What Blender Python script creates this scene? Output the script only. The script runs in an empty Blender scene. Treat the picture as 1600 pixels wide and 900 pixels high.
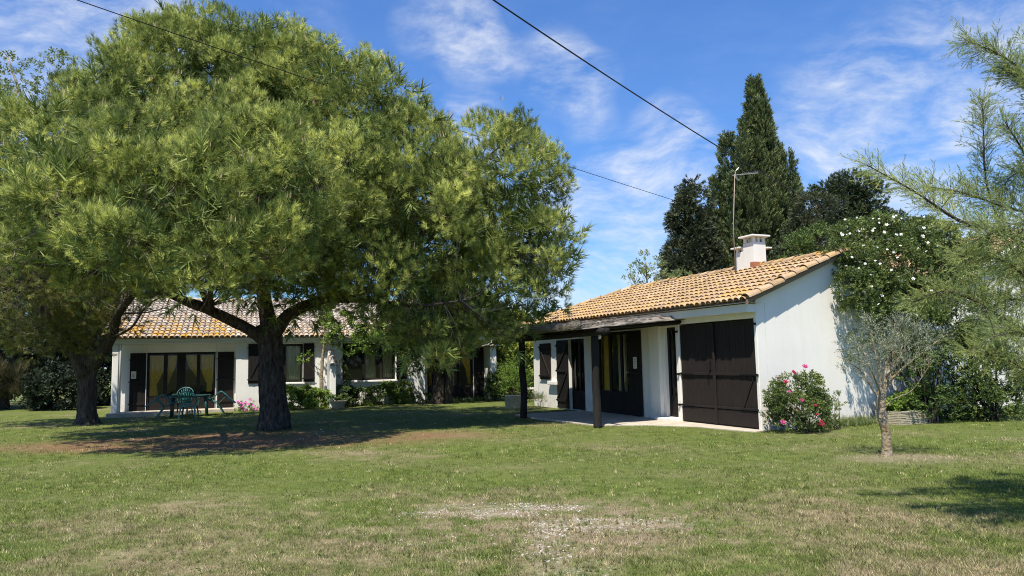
import bpy, math, random
import numpy as np
from mathutils import Vector, Matrix, noise as mnoise
random.seed(7); rng = np.random.default_rng(7)
SC = bpy.context.scene; COL = SC.collection
rad = math.radians
# ------------------------------------------------------------------ camera
F, H, PITCH, ROLL = 1155.0, 1.6, rad(5.54), rad(-1.19)
fw = np.array([0, math.cos(PITCH), math.sin(PITCH)]); u0 = np.array([0, -math.sin(PITCH), math.cos(PITCH)]); x0 = np.array([1., 0, 0])
RX = x0*math.cos(ROLL)+u0*math.sin(ROLL); UP = -x0*math.sin(ROLL)+u0*math.cos(ROLL)
cd = bpy.data.cameras.new('camera'); cam = bpy.data.objects.new('camera', cd); COL.objects.link(cam)
m = Matrix.Identity(4)
for i in range(3):
    m[i][0] = RX[i]; m[i][1] = UP[i]; m[i][2] = -fw[i]
m[2][3] = H; cam.matrix_world = m
SC.render.engine = 'CYCLES'; SC.cycles.use_denoising = True; SC.cycles.denoising_prefilter = 'NONE'; SC.cycles.sample_clamp_indirect = 4; SC.cycles.pixel_filter_type = 'BLACKMAN_HARRIS'; SC.cycles.filter_width = 1.05
cd.sensor_width = 36; cd.lens = F/1600*36; cd.clip_end = 3000; cd.clip_start = .05; SC.camera = cam
def ray(px, py): return fw+RX*(px-800)/F+UP*(450-py)/F
def at(px, py, D):                       # point seen at a photo pixel, D metres in front
    d = ray(px, py); return np.array([0, 0, H])+d*D/d[1]
# ------------------------------------------------------------------ light
SUN_EL, SUN_A = rad(63), rad(-19)
sdir = Vector((math.sin(SUN_A)*math.cos(SUN_EL), -math.cos(SUN_A)*math.cos(SUN_EL), math.sin(SUN_EL)))
sl = bpy.data.lights.new('sun', 'SUN'); sl.energy = 5.0; sl.angle = rad(.55); sl.color = (1, .935, .83)
so = bpy.data.objects.new('sun', sl); COL.objects.link(so); so.rotation_euler = sdir.to_track_quat('Z', 'Y').to_euler(); so.location = (0, 0, 30)
W = bpy.data.worlds.new('World'); SC.world = W; W.use_nodes = True
SC.view_settings.view_transform = 'Standard'; SC.view_settings.look = 'None'; SC.view_settings.gamma = 1; SC.view_settings.exposure = .68
SC.view_settings.use_curve_mapping = False
nt = W.node_tree; N = nt.nodes; L = nt.links; N.clear()
def wn(t, **k):
    n = N.new(t)
    for a, b in k.items(): setattr(n, a, b)
    return n
sky = wn('ShaderNodeTexSky', sky_type='NISHITA', sun_disc=False, sun_elevation=SUN_EL, sun_rotation=rad(198), altitude=0, air_density=1.25, dust_density=.35, ozone_density=4.0)
bg = wn('ShaderNodeBackground'); bg.inputs[1].default_value = .092
out = wn('ShaderNodeOutputWorld'); tc = wn('ShaderNodeTexCoord')
def wmath(op, a, b=None, clamp=False):
    n = wn('ShaderNodeMath', operation=op, use_clamp=clamp)
    for i, v in enumerate((a, b)):
        if v is None: continue
        if isinstance(v, (int, float)): n.inputs[i].default_value = v
        else: L.new(v, n.inputs[i])
    return n.outputs[0]
# warp the direction slightly so that the clouds are wispy
nz = wn('ShaderNodeTexNoise'); nz.inputs['Scale'].default_value = 5; nz.inputs['Detail'].default_value = 3
L.new(tc.outputs['Generated'], nz.inputs['Vector'])
wv = wn('ShaderNodeVectorMath', operation='MULTIPLY_ADD'); L.new(nz.outputs['Color'], wv.inputs[0]); wv.inputs[1].default_value = (.09, .09, .09); L.new(tc.outputs['Generated'], wv.inputs[2])
wv2 = wn('ShaderNodeVectorMath', operation='SUBTRACT'); L.new(wv.outputs[0], wv2.inputs[0]); wv2.inputs[1].default_value = (.045, .045, .045)
wv3 = wn('ShaderNodeVectorMath', operation='NORMALIZE'); L.new(wv2.outputs[0], wv3.inputs[0]); wd = wv3.outputs[0]
clouds = [(742, 62, 60, .95), (690, 50, 50, .5), (640, 30, 45, .35), (790, 82, 40, .6), (880, 105, 62, .85), (940, 120, 40, .45), (1035, 235, 65, .8), (1085, 250, 50, .5), (925, 178, 45, .5), (742, 200, 60, 1.0),
          (945, 305, 75, 1.5), (900, 330, 75, 1.0), (985, 400, 130, 1.3), (900, 430, 140, 1.3), (60, 40, 180, 1.2), (170, 60, 110, .6), (1480, 215, 180, .6), (1600, 60, 140, .75), (1330, 190, 120, .4),
          (1600, 300, 230, .8), (1440, 330, 220, .5), (480, 40, 60, .2), (1100, 440, 160, .5), (20, 180, 160, .6)]
tot = None
for (px, py, r, w) in clouds:
    d = Vector(ray(px, py)).normalized()
    dp = wn('ShaderNodeVectorMath', operation='DOT_PRODUCT'); L.new(wd, dp.inputs[0]); dp.inputs[1].default_value = d
    mr = wn('ShaderNodeMapRange', interpolation_type='SMOOTHSTEP'); L.new(dp.outputs['Value'], mr.inputs[0])
    mr.inputs[1].default_value = math.cos(r*1.25/F); mr.inputs[2].default_value = 1.0; mr.inputs[3].default_value = 0; mr.inputs[4].default_value = w
    tot = mr.outputs[0] if tot is None else wmath('ADD', tot, mr.outputs[0])
mp = wn('ShaderNodeMapping'); mp.inputs['Scale'].default_value = (7, 7, 19); mp.inputs['Rotation'].default_value = (0, rad(-22), 0); L.new(wd, mp.inputs[0])
n2 = wn('ShaderNodeTexNoise'); n2.inputs['Scale'].default_value = 1.6; n2.inputs['Detail'].default_value = 9; n2.inputs['Roughness'].default_value = .62; L.new(mp.outputs[0], n2.inputs['Vector'])
rg = wn('ShaderNodeMapRange'); L.new(n2.outputs['Fac'], rg.inputs[0]); rg.inputs[1].default_value = .3; rg.inputs[2].default_value = .74
tt = wmath('MINIMUM', wmath('MULTIPLY', tot, 1.1), 1.0)
cf = wmath('MULTIPLY', tt, wmath('POWER', rg.outputs[0], 1.5))
cf = wmath('MULTIPLY', cf, .95, True)
cf = wmath('MAXIMUM', cf, wmath('MULTIPLY', wmath('MULTIPLY', rg.outputs[0], rg.outputs[0]), .06), True)
mx = wn('ShaderNodeMix', data_type='RGBA'); L.new(cf, mx.inputs[0])
hs = wn('ShaderNodeMix', data_type='RGBA', blend_type='MULTIPLY'); hs.inputs[0].default_value = 1; L.new(sky.outputs[0], hs.inputs[6]); hs.inputs[7].default_value = (.53, .80, 1.20, 1)
L.new(hs.outputs[2], mx.inputs[6]); mx.inputs[7].default_value = (6.1, 6.4, 6.9, 1)
L.new(mx.outputs[2], bg.inputs[0]); L.new(bg.outputs[0], out.inputs[0])
# ------------------------------------------------------------------ materials
def mat(name, col, rough=.7, var=.0, vscale=6, bump=0, bscale=40, spec=.3, metal=0, trans=0, tint=None, col2=None, stretch=None, translucent=0):
    M = bpy.data.materials.new(name); M.use_nodes = True; t = M.node_tree; n = t.nodes; l = t.links
    b = n['Principled BSDF']; b.inputs['Roughness'].default_value = rough; b.inputs['Specular IOR Level'].default_value = spec; b.inputs['Metallic'].default_value = metal
    b.inputs['Base Color'].default_value = (*col, 1)
    tc = n.new('ShaderNodeTexCoord'); vec = tc.outputs['Object']
    if stretch:
        mp = n.new('ShaderNodeMapping'); mp.inputs['Scale'].default_value = stretch; l.new(vec, mp.inputs[0]); vec = mp.outputs[0]
    src = None
    if tint:                                  # colour ramp driven by the per-leaf / per-tile attribute
        a = n.new('ShaderNodeAttribute'); a.attribute_name = 'tint'
        cr = n.new('ShaderNodeValToRGB'); e = cr.color_ramp.elements
        for i, (p, c) in enumerate(tint):
            if i < 2: e[i].position = p; e[i].color = (*c, 1)
            else: k = e.new(p); k.color = (*c, 1)
        l.new(a.outputs['Fac'], cr.inputs[0]); src = cr.outputs[0]
    if var or col2:
        nz = n.new('ShaderNodeTexNoise'); nz.inputs['Scale'].default_value = vscale; nz.inputs['Detail'].default_value = 7; nz.inputs['Roughness'].default_value = .65; l.new(vec, nz.inputs['Vector'])
        mr = n.new('ShaderNodeMapRange'); mr.inputs[1].default_value = .32; mr.inputs[2].default_value = .68; l.new(nz.outputs['Fac'], mr.inputs[0])
        mx = n.new('ShaderNodeMix'); mx.data_type = 'RGBA'; l.new(mr.outputs[0], mx.inputs[0])
        if src is not None:
            hv = n.new('ShaderNodeMix'); hv.data_type = 'RGBA'; hv.blend_type = 'MULTIPLY'; hv.inputs[0].default_value = 1; l.new(src, hv.inputs[6]); hv.inputs[7].default_value = (1-var, 1-var, 1-var, 1)
            l.new(hv.outputs[2], mx.inputs[6]); l.new(src, mx.inputs[7])
        else:
            mx.inputs[6].default_value = (*(col2 if col2 else [c*(1-var) for c in col]), 1); mx.inputs[7].default_value = (*col, 1)
        src = mx.outputs[2]
    if src is not None: l.new(src, b.inputs['Base Color'])
    if bump:
        nb = n.new('ShaderNodeTexNoise'); nb.inputs['Scale'].default_value = bscale; nb.inputs['Detail'].default_value = 6; l.new(vec, nb.inputs['Vector'])
        bp = n.new('ShaderNodeBump'); bp.inputs['Strength'].default_value = bump; bp.inputs['Distance'].default_value = .06 if 'bark' in name else .02; l.new(nb.outputs['Fac'], bp.inputs['Height']); l.new(bp.outputs[0], b.inputs['Normal'])
    if translucent:
        tr = n.new('ShaderNodeBsdfTranslucent'); ms = n.new('ShaderNodeMixShader'); ms.inputs[0].default_value = translucent
        if src is not None: l.new(src, tr.inputs[0])
        else: tr.inputs[0].default_value = (*col, 1)
        l.new(b.outputs[0], ms.inputs[1]); l.new(tr.outputs[0], ms.inputs[2]); l.new(ms.outputs[0], n['Material Output'].inputs[0])
    return M
def leafmat(name, c0, c1, c2, tr=.3, rough=.55, spec=.25, k=1.5):
    c0, c1, c2 = [tuple(min(.8, q*k) for q in c) for c in (c0, c1, c2)]
    return mat(name, c1, rough=rough, spec=spec, tint=[(0, c0), (1, c2), (.5, c1)], translucent=tr)
M = {}
def render_mat(name, base, dirt, streak=.5):
    """rendered wall: warm white lime paint, patchy, streaked and splashed with earth near the ground"""
    m_ = bpy.data.materials.new(name); m_.use_nodes = True; t = m_.node_tree; n = t.nodes; l = t.links; b = n['Principled BSDF']; b.inputs['Roughness'].default_value = .9; b.inputs['Specular IOR Level'].default_value = .1
    tc = n.new('ShaderNodeTexCoord'); v = tc.outputs['Object']
    def noise(sc, st=(1, 1, 1), det=6):
        mp = n.new('ShaderNodeMapping'); mp.inputs['Scale'].default_value = st; l.new(v, mp.inputs[0])
        z = n.new('ShaderNodeTexNoise'); z.inputs['Scale'].default_value = sc; z.inputs['Detail'].default_value = det; z.inputs['Roughness'].default_value = .6; l.new(mp.outputs[0], z.inputs['Vector']); return z.outputs['Fac']
    def rng_(x, a, c, lo=0, hi=1):
        r = n.new('ShaderNodeMapRange'); l.new(x, r.inputs[0]); r.inputs[1].default_value = a; r.inputs[2].default_value = c; r.inputs[3].default_value = lo; r.inputs[4].default_value = hi; return r.outputs[0]
    def mixc(f, a, c):
        x = n.new('ShaderNodeMix'); x.data_type = 'RGBA'; l.new(f, x.inputs[0])
        for i, q in ((6, a), (7, c)):
            if isinstance(q, tuple): x.inputs[i].default_value = (*q, 1)
            else: l.new(q, x.inputs[i])
        return x.outputs[2]
    def mul(a, c):
        x = n.new('ShaderNodeMath'); x.operation = 'MULTIPLY'; l.new(a, x.inputs[0])
        if isinstance(c, float): x.inputs[1].default_value = c
        else: l.new(c, x.inputs[1])
        return x.outputs[0]
    c = mixc(rng_(noise(.8), .35, .65), base, tuple(q*.93 for q in base))
    c = mixc(mul(rng_(noise(2.2, (3, 3, .35)), .5, .78), streak), c, dirt)
    sx = n.new('ShaderNodeSeparateXYZ'); l.new(v, sx.inputs[0])
    c = mixc(mul(rng_(sx.outputs['Z'], .0, .55, 1, 0), mul(rng_(noise(5), .35, .7), .75)), c, tuple(q*.75 for q in dirt))
    l.new(c, b.inputs['Base Color'])
    bp = n.new('ShaderNodeBump'); bp.inputs['Strength'].default_value = .22; bp.inputs['Distance'].default_value = .012; l.new(noise(9, det=9), bp.inputs['Height']); l.new(bp.outputs[0], b.inputs['Normal'])
    return m_
M['white'] = render_mat('white_render', (.78, .76, .71), (.50, .46, .38), .2)
M['white2'] = render_mat('old_white_render', (.80, .765, .69), (.58, .52, .42), .2)
M['cream'] = render_mat('cream_render', (.70, .66, .58), (.62, .55, .42), .4)
M['trim'] = mat('white_trim', (.70, .70, .68), rough=.6, var=.08, vscale=4)
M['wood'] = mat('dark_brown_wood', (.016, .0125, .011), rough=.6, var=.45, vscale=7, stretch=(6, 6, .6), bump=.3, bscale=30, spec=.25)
M['woodlit'] = mat('sunlit_brown_wood', (.029, .022, .019), rough=.7, var=.45, vscale=7, stretch=(6, 6, .6), bump=.35, bscale=30, spec=.2)  # lighter copy of the dark wood, sunlight put into its colour
M['iron'] = mat('black_iron', (.02, .019, .018), rough=.5, metal=.4)
M['log'] = mat('dark_log', (.022, .018, .0155), rough=.85, var=.5, vscale=9, stretch=(4, 4, .7), bump=.8, bscale=14)
M['thatch'] = mat('weathered_thatch', (.33, .29, .235), rough=.95, col2=(.11, .095, .08), vscale=11, stretch=(1, 5, 1), bump=.9, bscale=30)
M['concrete'] = mat('pale_concrete', (.50, .44, .35), rough=.9, var=.3, vscale=3, bump=.25)
M['stone'] = mat('pale_stone', (.45, .40, .28), rough=.9, var=.3, vscale=9, bump=.5, bscale=20)
M['slate'] = mat('grey_metal', (.40, .40, .38), rough=.45, metal=.6)
M['mast'] = mat('rusty_mast', (.34, .30, .26), rough=.6, metal=.2, col2=(.25, .17, .12), vscale=5)
M['cable'] = mat('black_cable', (.012, .012, .013), rough=.5)
M['brick'] = mat('red_brick', (.42, .17, .09), rough=.9, var=.3, vscale=14, bump=.3)
M['curtain'] = mat('ochre_curtain', (.95, .66, .12), rough=.9, var=.1)
M['pale_curtain'] = mat('pale_curtain', (.72, .67, .46), rough=.9, var=.1)
M['plastic'] = mat('green_plastic', (.035, .15, .13), rough=.35, var=.15, spec=.5)
M['plastic2'] = mat('dark_green_plastic', (.015, .06, .05), rough=.4, var=.15, spec=.5)
M['paper'] = mat('paper', (.75, .70, .62), rough=.8)
M['ink'] = mat('ink', (.16, .11, .10), rough=.8)
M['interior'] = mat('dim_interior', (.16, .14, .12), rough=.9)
M['bark'] = mat('pine_bark', (.125, .098, .08), rough=.95, col2=(.016, .012, .011), vscale=6, stretch=(3.2, 3.2, .75), bump=1.0, bscale=7, spec=.1)
M['barkg'] = mat('grey_bark', (.125, .10, .076), rough=.95, col2=(.028, .022, .018), vscale=6, stretch=(4, 4, .5), bump=1.0, bscale=10, spec=.1)
M['twig'] = mat('dry_twig', (.30, .26, .21), rough=.9, col2=(.14, .11, .09), vscale=8)
M['twigd'] = mat('dark_twig', (.06, .048, .038), rough=.9)
M['olivebark'] = mat('olive_bark', (.36, .31, .25), rough=.9, col2=(.20, .14, .05), vscale=3.5, bump=.7, bscale=20)
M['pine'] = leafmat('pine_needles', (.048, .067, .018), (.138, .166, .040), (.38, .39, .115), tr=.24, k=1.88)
M['candle'] = mat('pine_candle', (.50, .36, .22), rough=.8)
M['tam'] = leafmat('tamarisk_leaf', (.15, .20, .08), (.25, .29, .10), (.36, .39, .13), tr=.45, k=1.5)
M['ltree'] = leafmat('old_tree_leaf', (.07, .085, .025), (.13, .14, .04), (.22, .21, .06), tr=.3)
M['cyp'] = leafmat('cypress_leaf', (.028, .040, .016), (.055, .070, .026), (.11, .125, .045), tr=.18, k=2.0)
M['fir'] = leafmat('dark_fir_leaf', (.018, .026, .013), (.034, .044, .022), (.07, .078, .036), tr=.12, k=1.7)
M['evg'] = leafmat('evergreen_leaf', (.014, .024, .012), (.03, .045, .02), (.06, .08, .03), tr=.15, k=1.1)
M['shrub'] = leafmat('shrub_leaf', (.03, .052, .014), (.065, .10, .024), (.13, .17, .04), tr=.28)
M['rose'] = leafmat('rose_leaf', (.03, .045, .014), (.07, .10, .026), (.16, .18, .045), tr=.28, rough=.4)
M['bright'] = leafmat('bright_leaf', (.07, .12, .02), (.15, .23, .035), (.27, .34, .06), tr=.4, k=1.15)
M['laurel'] = leafmat('yellow_green_leaf', (.05, .075, .014), (.13, .16, .025), (.30, .28, .05), tr=.35)
M['olive'] = leafmat('olive_leaf', (.10, .12, .07), (.19, .21, .13), (.33, .35, .25), tr=.2, k=1.1)
M['pale_leaf'] = leafmat('pale_leaf', (.11, .15, .05), (.20, .25, .09), (.33, .37, .17), tr=.4, k=1.0)
M['blossom'] = mat('white_blossom', (.85, .84, .78), rough=.7, translucent=.2)
M['pink'] = mat('pink_petal', (.50, .06, .20), rough=.6, translucent=.25)
M['red'] = mat('red_petal', (.36, .02, .06), rough=.6, translucent=.25)
M['magenta'] = mat('magenta_petal', (.70, .14, .50), rough=.6, translucent=.2)
M['reed'] = leafmat('reed_leaf', (.09, .085, .04), (.16, .145, .075), (.26, .23, .12), tr=.3, k=1.0)
M['dry'] = leafmat('dry_grass', (.20, .15, .08), (.33, .27, .15), (.50, .43, .27), tr=.3, k=1.0)
def tilemat(name, a, b, c, lich):
    m_ = mat(name, a, rough=.9, tint=[(0, a), (1, c), (.5, b)], var=.3, vscale=5, bump=.4, bscale=50, spec=.1)
    n = m_.node_tree.nodes; l = m_.node_tree.links; bs = n['Principled BSDF']; src = bs.inputs['Base Color'].links[0].from_socket
    tc = n.new('ShaderNodeTexCoord'); nz = n.new('ShaderNodeTexNoise'); nz.inputs['Scale'].default_value = 3.2; nz.inputs['Detail'].default_value = 9; nz.inputs['Roughness'].default_value = .75; l.new(tc.outputs['Object'], nz.inputs['Vector'])
    mr = n.new('ShaderNodeMapRange'); mr.inputs[1].default_value = .47; mr.inputs[2].default_value = .60; l.new(nz.outputs['Fac'], mr.inputs[0])
    at_ = n.new('ShaderNodeAttribute'); at_.attribute_name = 'lichen'; mu = n.new('ShaderNodeMath'); mu.operation = 'MULTIPLY'; l.new(mr.outputs[0], mu.inputs[0]); l.new(at_.outputs['Fac'], mu.inputs[1])
    mx = n.new('ShaderNodeMix'); mx.data_type = 'RGBA'; l.new(mu.outputs[0], mx.inputs[0]); l.new(src, mx.inputs[6]); mx.inputs[7].default_value = (*lich, 1); l.new(mx.outputs[2], bs.inputs['Base Color'])
    return m_
M['tileR'] = tilemat('ochre_roof_tile', (.26, .18, .12), (.42, .29, .175), (.57, .43, .29), (.46, .29, .08))
M['tileL'] = tilemat('pale_roof_tile', (.26, .22, .185), (.46, .40, .34), (.66, .61, .54), (.52, .29, .035))
def glassmat():
    m_ = bpy.data.materials.new('window_glass'); m_.use_nodes = True; n = m_.node_tree.nodes; l = m_.node_tree.links; n.clear()
    o = n.new('ShaderNodeOutputMaterial'); ms = n.new('ShaderNodeMixShader'); fr = n.new('ShaderNodeFresnel'); fr.inputs[0].default_value = 1.5
    tr = n.new('ShaderNodeBsdfTransparent'); tr.inputs[0].default_value = (.97, .98, .97, 1); gl = n.new('ShaderNodeBsdfGlossy'); gl.inputs['Roughness'].default_value = .02
    l.new(fr.outputs[0], ms.inputs[0]); l.new(tr.outputs[0], ms.inputs[1]); l.new(gl.outputs[0], ms.inputs[2]); l.new(ms.outputs[0], o.inputs[0]); return m_
M['glass'] = glassmat()
# ------------------------------------------------------------------ object helpers
def tag(o, label=None, cat=None, group=None, kind=None):
    if label: o['label'] = label
    if cat: o['category'] = cat
    if group: o['group'] = group
    if kind: o['kind'] = kind
    return o
def empty(name, loc=(0, 0, 0), rz=0, label=None, cat=None, group=None):
    o = bpy.data.objects.new(name, None); COL.objects.link(o); o.location = loc; o.rotation_euler = (0, 0, rz); o.empty_display_size = .2
    return tag(o, label, cat, group)
def raw(name, V, Fc, mt, parent=None, smooth=False, attrs=None, sizes=None):
    """V (n,3), Fc (m,k) or flat loops with sizes"""
    V = np.asarray(V, np.float32); me = bpy.data.meshes.new(name)
    if sizes is None:
        Fc = np.asarray(Fc, np.int32); k = Fc.shape[1]; nf = len(Fc); loops = Fc.ravel(); starts = np.arange(nf, dtype=np.int32)*k
    else:
        loops = np.asarray(Fc, np.int32); s = np.asarray(sizes, np.int32); nf = len(s); starts = np.concatenate([[0], np.cumsum(s)[:-1]]).astype(np.int32)
    me.vertices.add(len(V)); me.vertices.foreach_set('co', V.ravel()); me.loops.add(len(loops)); me.loops.foreach_set('vertex_index', loops)
    me.polygons.add(nf); me.polygons.foreach_set('loop_start', starts)
    me.polygons.foreach_set('use_smooth', np.full(nf, bool(smooth)))
    me.update(calc_edges=True)
    for an, av in (attrs or {}).items():
        a = me.attributes.new(an, 'FLOAT', 'POINT'); a.data.foreach_set('value', np.asarray(av, np.float32))
    me.materials.append(mt); o = bpy.data.objects.new(name, me); COL.objects.link(o)
    if parent is not None: o.parent = parent
    return o
class MB:
    def __init__(s): s.v = []; s.f = []; s.sm = False; s.tint = []
    def add(s, V, Fs, tint=0.):
        b = len(s.v); s.v.extend([tuple(map(float, p)) for p in V]); s.f.extend([tuple(i+b for i in f) for f in Fs]); s.tint.extend([tint]*len(V)); return s
    def box(s, x0, x1, y0, y1, z0, z1):
        x0, x1 = min(x0, x1), max(x0, x1); y0, y1 = min(y0, y1), max(y0, y1); z0, z1 = min(z0, z1), max(z0, z1)
        return s.add([(x0, y0, z0), (x1, y0, z0), (x1, y1, z0), (x0, y1, z0), (x0, y0, z1), (x1, y0, z1), (x1, y1, z1), (x0, y1, z1)],
                     [(0, 3, 2, 1), (4, 5, 6, 7), (0, 1, 5, 4), (1, 2, 6, 5), (2, 3, 7, 6), (3, 0, 4, 7)])
    def bar(s, a, b, w, h):                      # box from a to b
        a = Vector(a); b = Vector(b); d = (b-a).normalized(); u = d.cross(Vector((0, 0, 1)))
        if u.length < 1e-3: u = Vector((1, 0, 0))
        u.normalize(); n = u.cross(d).normalized(); V = []
        for p in (a, b):
            for i, j in ((-1, -1), (1, -1), (1, 1), (-1, 1)): V.append(p+u*i*w/2+n*j*h/2)
        return s.add(V, [(0, 3, 2, 1), (4, 5, 6, 7), (0, 1, 5, 4), (1, 2, 6, 5), (2, 3, 7, 6), (3, 0, 4, 7)])
    def prism(s, poly, z0, z1):                  # vertical prism from xy polygon
        n = len(poly); V = [(x, y, z0) for x, y in poly]+[(x, y, z1) for x, y in poly]
        return s.add(V, [tuple(range(n))[::-1], tuple(range(n, 2*n))]+[(i, (i+1) % n, (i+1) % n+n, i+n) for i in range(n)])
    def tube(s, pts, rr, sides=8, gnarl=0, ridges=0, cap=True, seed=0):
        pts = [Vector(p) for p in pts]; n = len(pts)
        if not hasattr(rr, '__len__'): rr = [rr]*n
        V = []; up = Vector((0.13, .21, .97))
        t0 = (pts[1]-pts[0]).normalized(); u = t0.cross(up if abs(t0.dot(up)) < .9 else Vector((1, 0, 0))).normalized()
        for i, p in enumerate(pts):
            t = (pts[min(i+1, n-1)]-pts[max(i-1, 0)]).normalized(); u = (u-t*u.dot(t)).normalized(); w = t.cross(u)
            for k in range(sides):
                a = 2*math.pi*k/sides; r = rr[i]
                if gnarl:
                    q = Vector((math.cos(a)*1.6, math.sin(a)*1.6, i*.16+seed)); r *= 1+gnarl*mnoise.noise(q)*1.4
                    if ridges: r *= 1+gnarl*.55*math.sin(ridges*a+2.5*mnoise.noise(Vector((a, i*.22, seed))))+gnarl*.6*mnoise.noise(Vector((math.cos(a)*9, math.sin(a)*9, i*.55+seed)))
                V.append(p+(u*math.cos(a)+w*math.sin(a))*r)
        Fs = [(i*sides+k, i*sides+(k+1) % sides, (i+1)*sides+(k+1) % sides, (i+1)*sides+k) for i in range(n-1) for k in range(sides)]
        if cap: Fs += [tuple(range(sides))[::-1], tuple(range((n-1)*sides, n*sides))]
        return s.add(V, Fs)
    def build(s, name, mt, parent=None, smooth=False, bevel=0, loc=None, rot=None):
        sizes = [len(f) for f in s.f]; flat = [i for f in s.f for i in f]
        o = raw(name, s.v, flat, mt, parent, smooth, sizes=sizes)
        if bevel:
            b = o.modifiers.new('bevel', 'BEVEL'); b.width = bevel; b.segments = 2; b.limit_method = 'ANGLE'
        if loc is not None: o.location = loc
        if rot is not None: o.rotation_euler = rot
        return o
def curve(pts, n=10):                            # Catmull-Rom through points
    P = [np.asarray(p, float) for p in pts]; P = [2*P[0]-P[1]]+P+[2*P[-1]-P[-2]]; out = []
    for i in range(1, len(P)-2):
        for k in range(n):
            t = k/n; out.append(.5*((2*P[i])+(-P[i-1]+P[i+1])*t+(2*P[i-1]-5*P[i]+4*P[i+1]-P[i+2])*t*t+(-P[i-1]+3*P[i]-3*P[i+1]+P[i+2])*t**3))
    out.append(P[-2]); return out
def lerpr(a, b, n, p=1): return [a+(b-a)*(i/(n-1))**p for i in range(n)]
def unit(v): return v/np.maximum(np.linalg.norm(v, axis=-1, keepdims=True), 1e-9)
def rsphere(n): return unit(rng.normal(size=(n, 3)))
def scatter(name, tv, tf, pos, dirs, scale, tint, mt, parent=None, squash=None):
    """one mesh made of many copies of a small template whose +Z follows dirs"""
    pos = np.asarray(pos); n = len(pos); dirs = unit(np.asarray(dirs)); r = rsphere(n); u = unit(np.cross(dirs, r)); w = np.cross(dirs, u)
    tv = np.asarray(tv, float); tf = np.asarray(tf); sc = np.broadcast_to(np.asarray(scale, float), (n,))[:, None, None]
    V = pos[:, None, :]+sc*(tv[None, :, 0:1]*u[:, None, :]+tv[None, :, 1:2]*w[:, None, :]+tv[None, :, 2:3]*dirs[:, None, :])
    k = len(tv); Fc = (tf[None]+(np.arange(n)*k)[:, None, None]).reshape(-1, tf.shape[1])
    ti = np.repeat(np.asarray(tint), k)+rng.normal(0, .07, n*k).astype(float)
    return raw(name, V.reshape(-1, 3), Fc, mt, parent, attrs={'tint': np.clip(ti, 0, 1)})
def shoot(n=42, length=1., w=.035, spread=.75, axis=1.0, seed=1, curl=.0):
    """bottle-brush of needles round a short axis (+Z)"""
    r = np.random.default_rng(seed); V = []; Fc = []
    for i in range(n):
        t = r.random()**.8; a = r.random()*2*math.pi; s = spread*(1.15-.75*t)*(.7+.6*r.random())
        d = np.array([math.cos(a)*math.sin(s), math.sin(a)*math.sin(s), math.cos(s)]); b = np.array([0, 0, t*axis]); q = unit(np.cross(d, r.normal(size=3)))
        l = length*(.75+.4*r.random()); V += [b-q*w/2, b+q*w/2, b+d*l+np.array([0, 0, curl*l])]; Fc.append((3*i, 3*i+1, 3*i+2))
    return np.array(V), np.array(Fc)
def leafspray(n=7, ll=.5, lw=.22, spread=1.0, seed=2, fold=.15, axis=.9):
    """short twig with pointed folded leaves (+Z)"""
    r = np.random.default_rng(seed); V = []; Fc = []
    for i in range(n):
        t = (i+.5)/n; a = i*2.4+r.random(); s = spread*(.6+.6*r.random()); d = np.array([math.cos(a)*math.sin(s), math.sin(a)*math.sin(s), math.cos(s)]); b = np.array([0, 0, t*axis])
        q = unit(np.cross(d, np.array([0, 0, 1.])+r.normal(size=3)*.5)); nn = np.cross(q, d); l = ll*(.7+.6*r.random()); w = lw*(.7+.6*r.random())
        k = len(V); V += [b, b+d*l*.45+q*w/2+nn*fold*w, b+d*l, b+d*l*.45-q*w/2+nn*fold*w]; Fc += [(k, k+1, k+2), (k, k+2, k+3)]
    return np.array(V), np.array(Fc)
def clumps(lobes, n, inner=.62, down=-.55, lo=.62, hi=1.0, cleft=None):
    """clump centres near the surface of a union of lobes [(centre, (rx,ry,rz))]"""
    C = np.array([l[0] for l in lobes]); R = np.array([l[1] if hasattr(l[1], '__len__') else (l[1],)*3 for l in lobes]); wgt = (R[:, 0]*R[:, 2]); wgt = wgt/wgt.sum(); P = []; O = []
    while len(P) < n:
        i = rng.choice(len(C), p=wgt); d = rsphere(1)[0]
        if d[2] < down and rng.random() < .7: continue
        p = C[i]+R[i]*d*(lo+(hi-lo)*rng.random()**.6); q = np.linalg.norm((p-C)/R, axis=1); q[i] = 9
        if q.min() < inner: continue
        if cleft is not None and mnoise.noise(Vector(p)*.85) > cleft: continue
        P.append(p); O.append(d)
    return np.array(P), np.array(O)
def crown(name, lobes, nclump, rc, nper, tmpl, scale, mt, parent, up=.5, inner=.62, down=-.55, flat=.75, tb=.5, tv=.16, outb=.9, lo=.62, hi=1.0, cleft=None):
    P, O = clumps(lobes, nclump, inner, down, lo, hi, cleft); pos = []; dr = []; sc = []; ti = []
    for p, o in zip(P, O):
        r = rc*(.65+.7*rng.random()); k = max(3, int(nper*(r/rc)**2)); d = unit(rsphere(k)+outb*o+np.array([0, 0, .25])); q = p+d*r*(.35+.65*rng.random((k, 1))**.5)*np.array([1, 1, flat])
        pos.append(q); dr.append(unit(d+np.array([0, 0, up])+rng.normal(0, .25, (k, 3)))); sc.append(scale*(.75+.5*rng.random(k))); ti.append(np.clip(tb+rng.normal(0, tv)+rng.normal(0, tv*.8, k), 0, 1))
    o = scatter(name, *tmpl, np.concatenate(pos), np.concatenate(dr), np.concatenate(sc), np.concatenate(ti), mt, parent); return P, o
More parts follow.
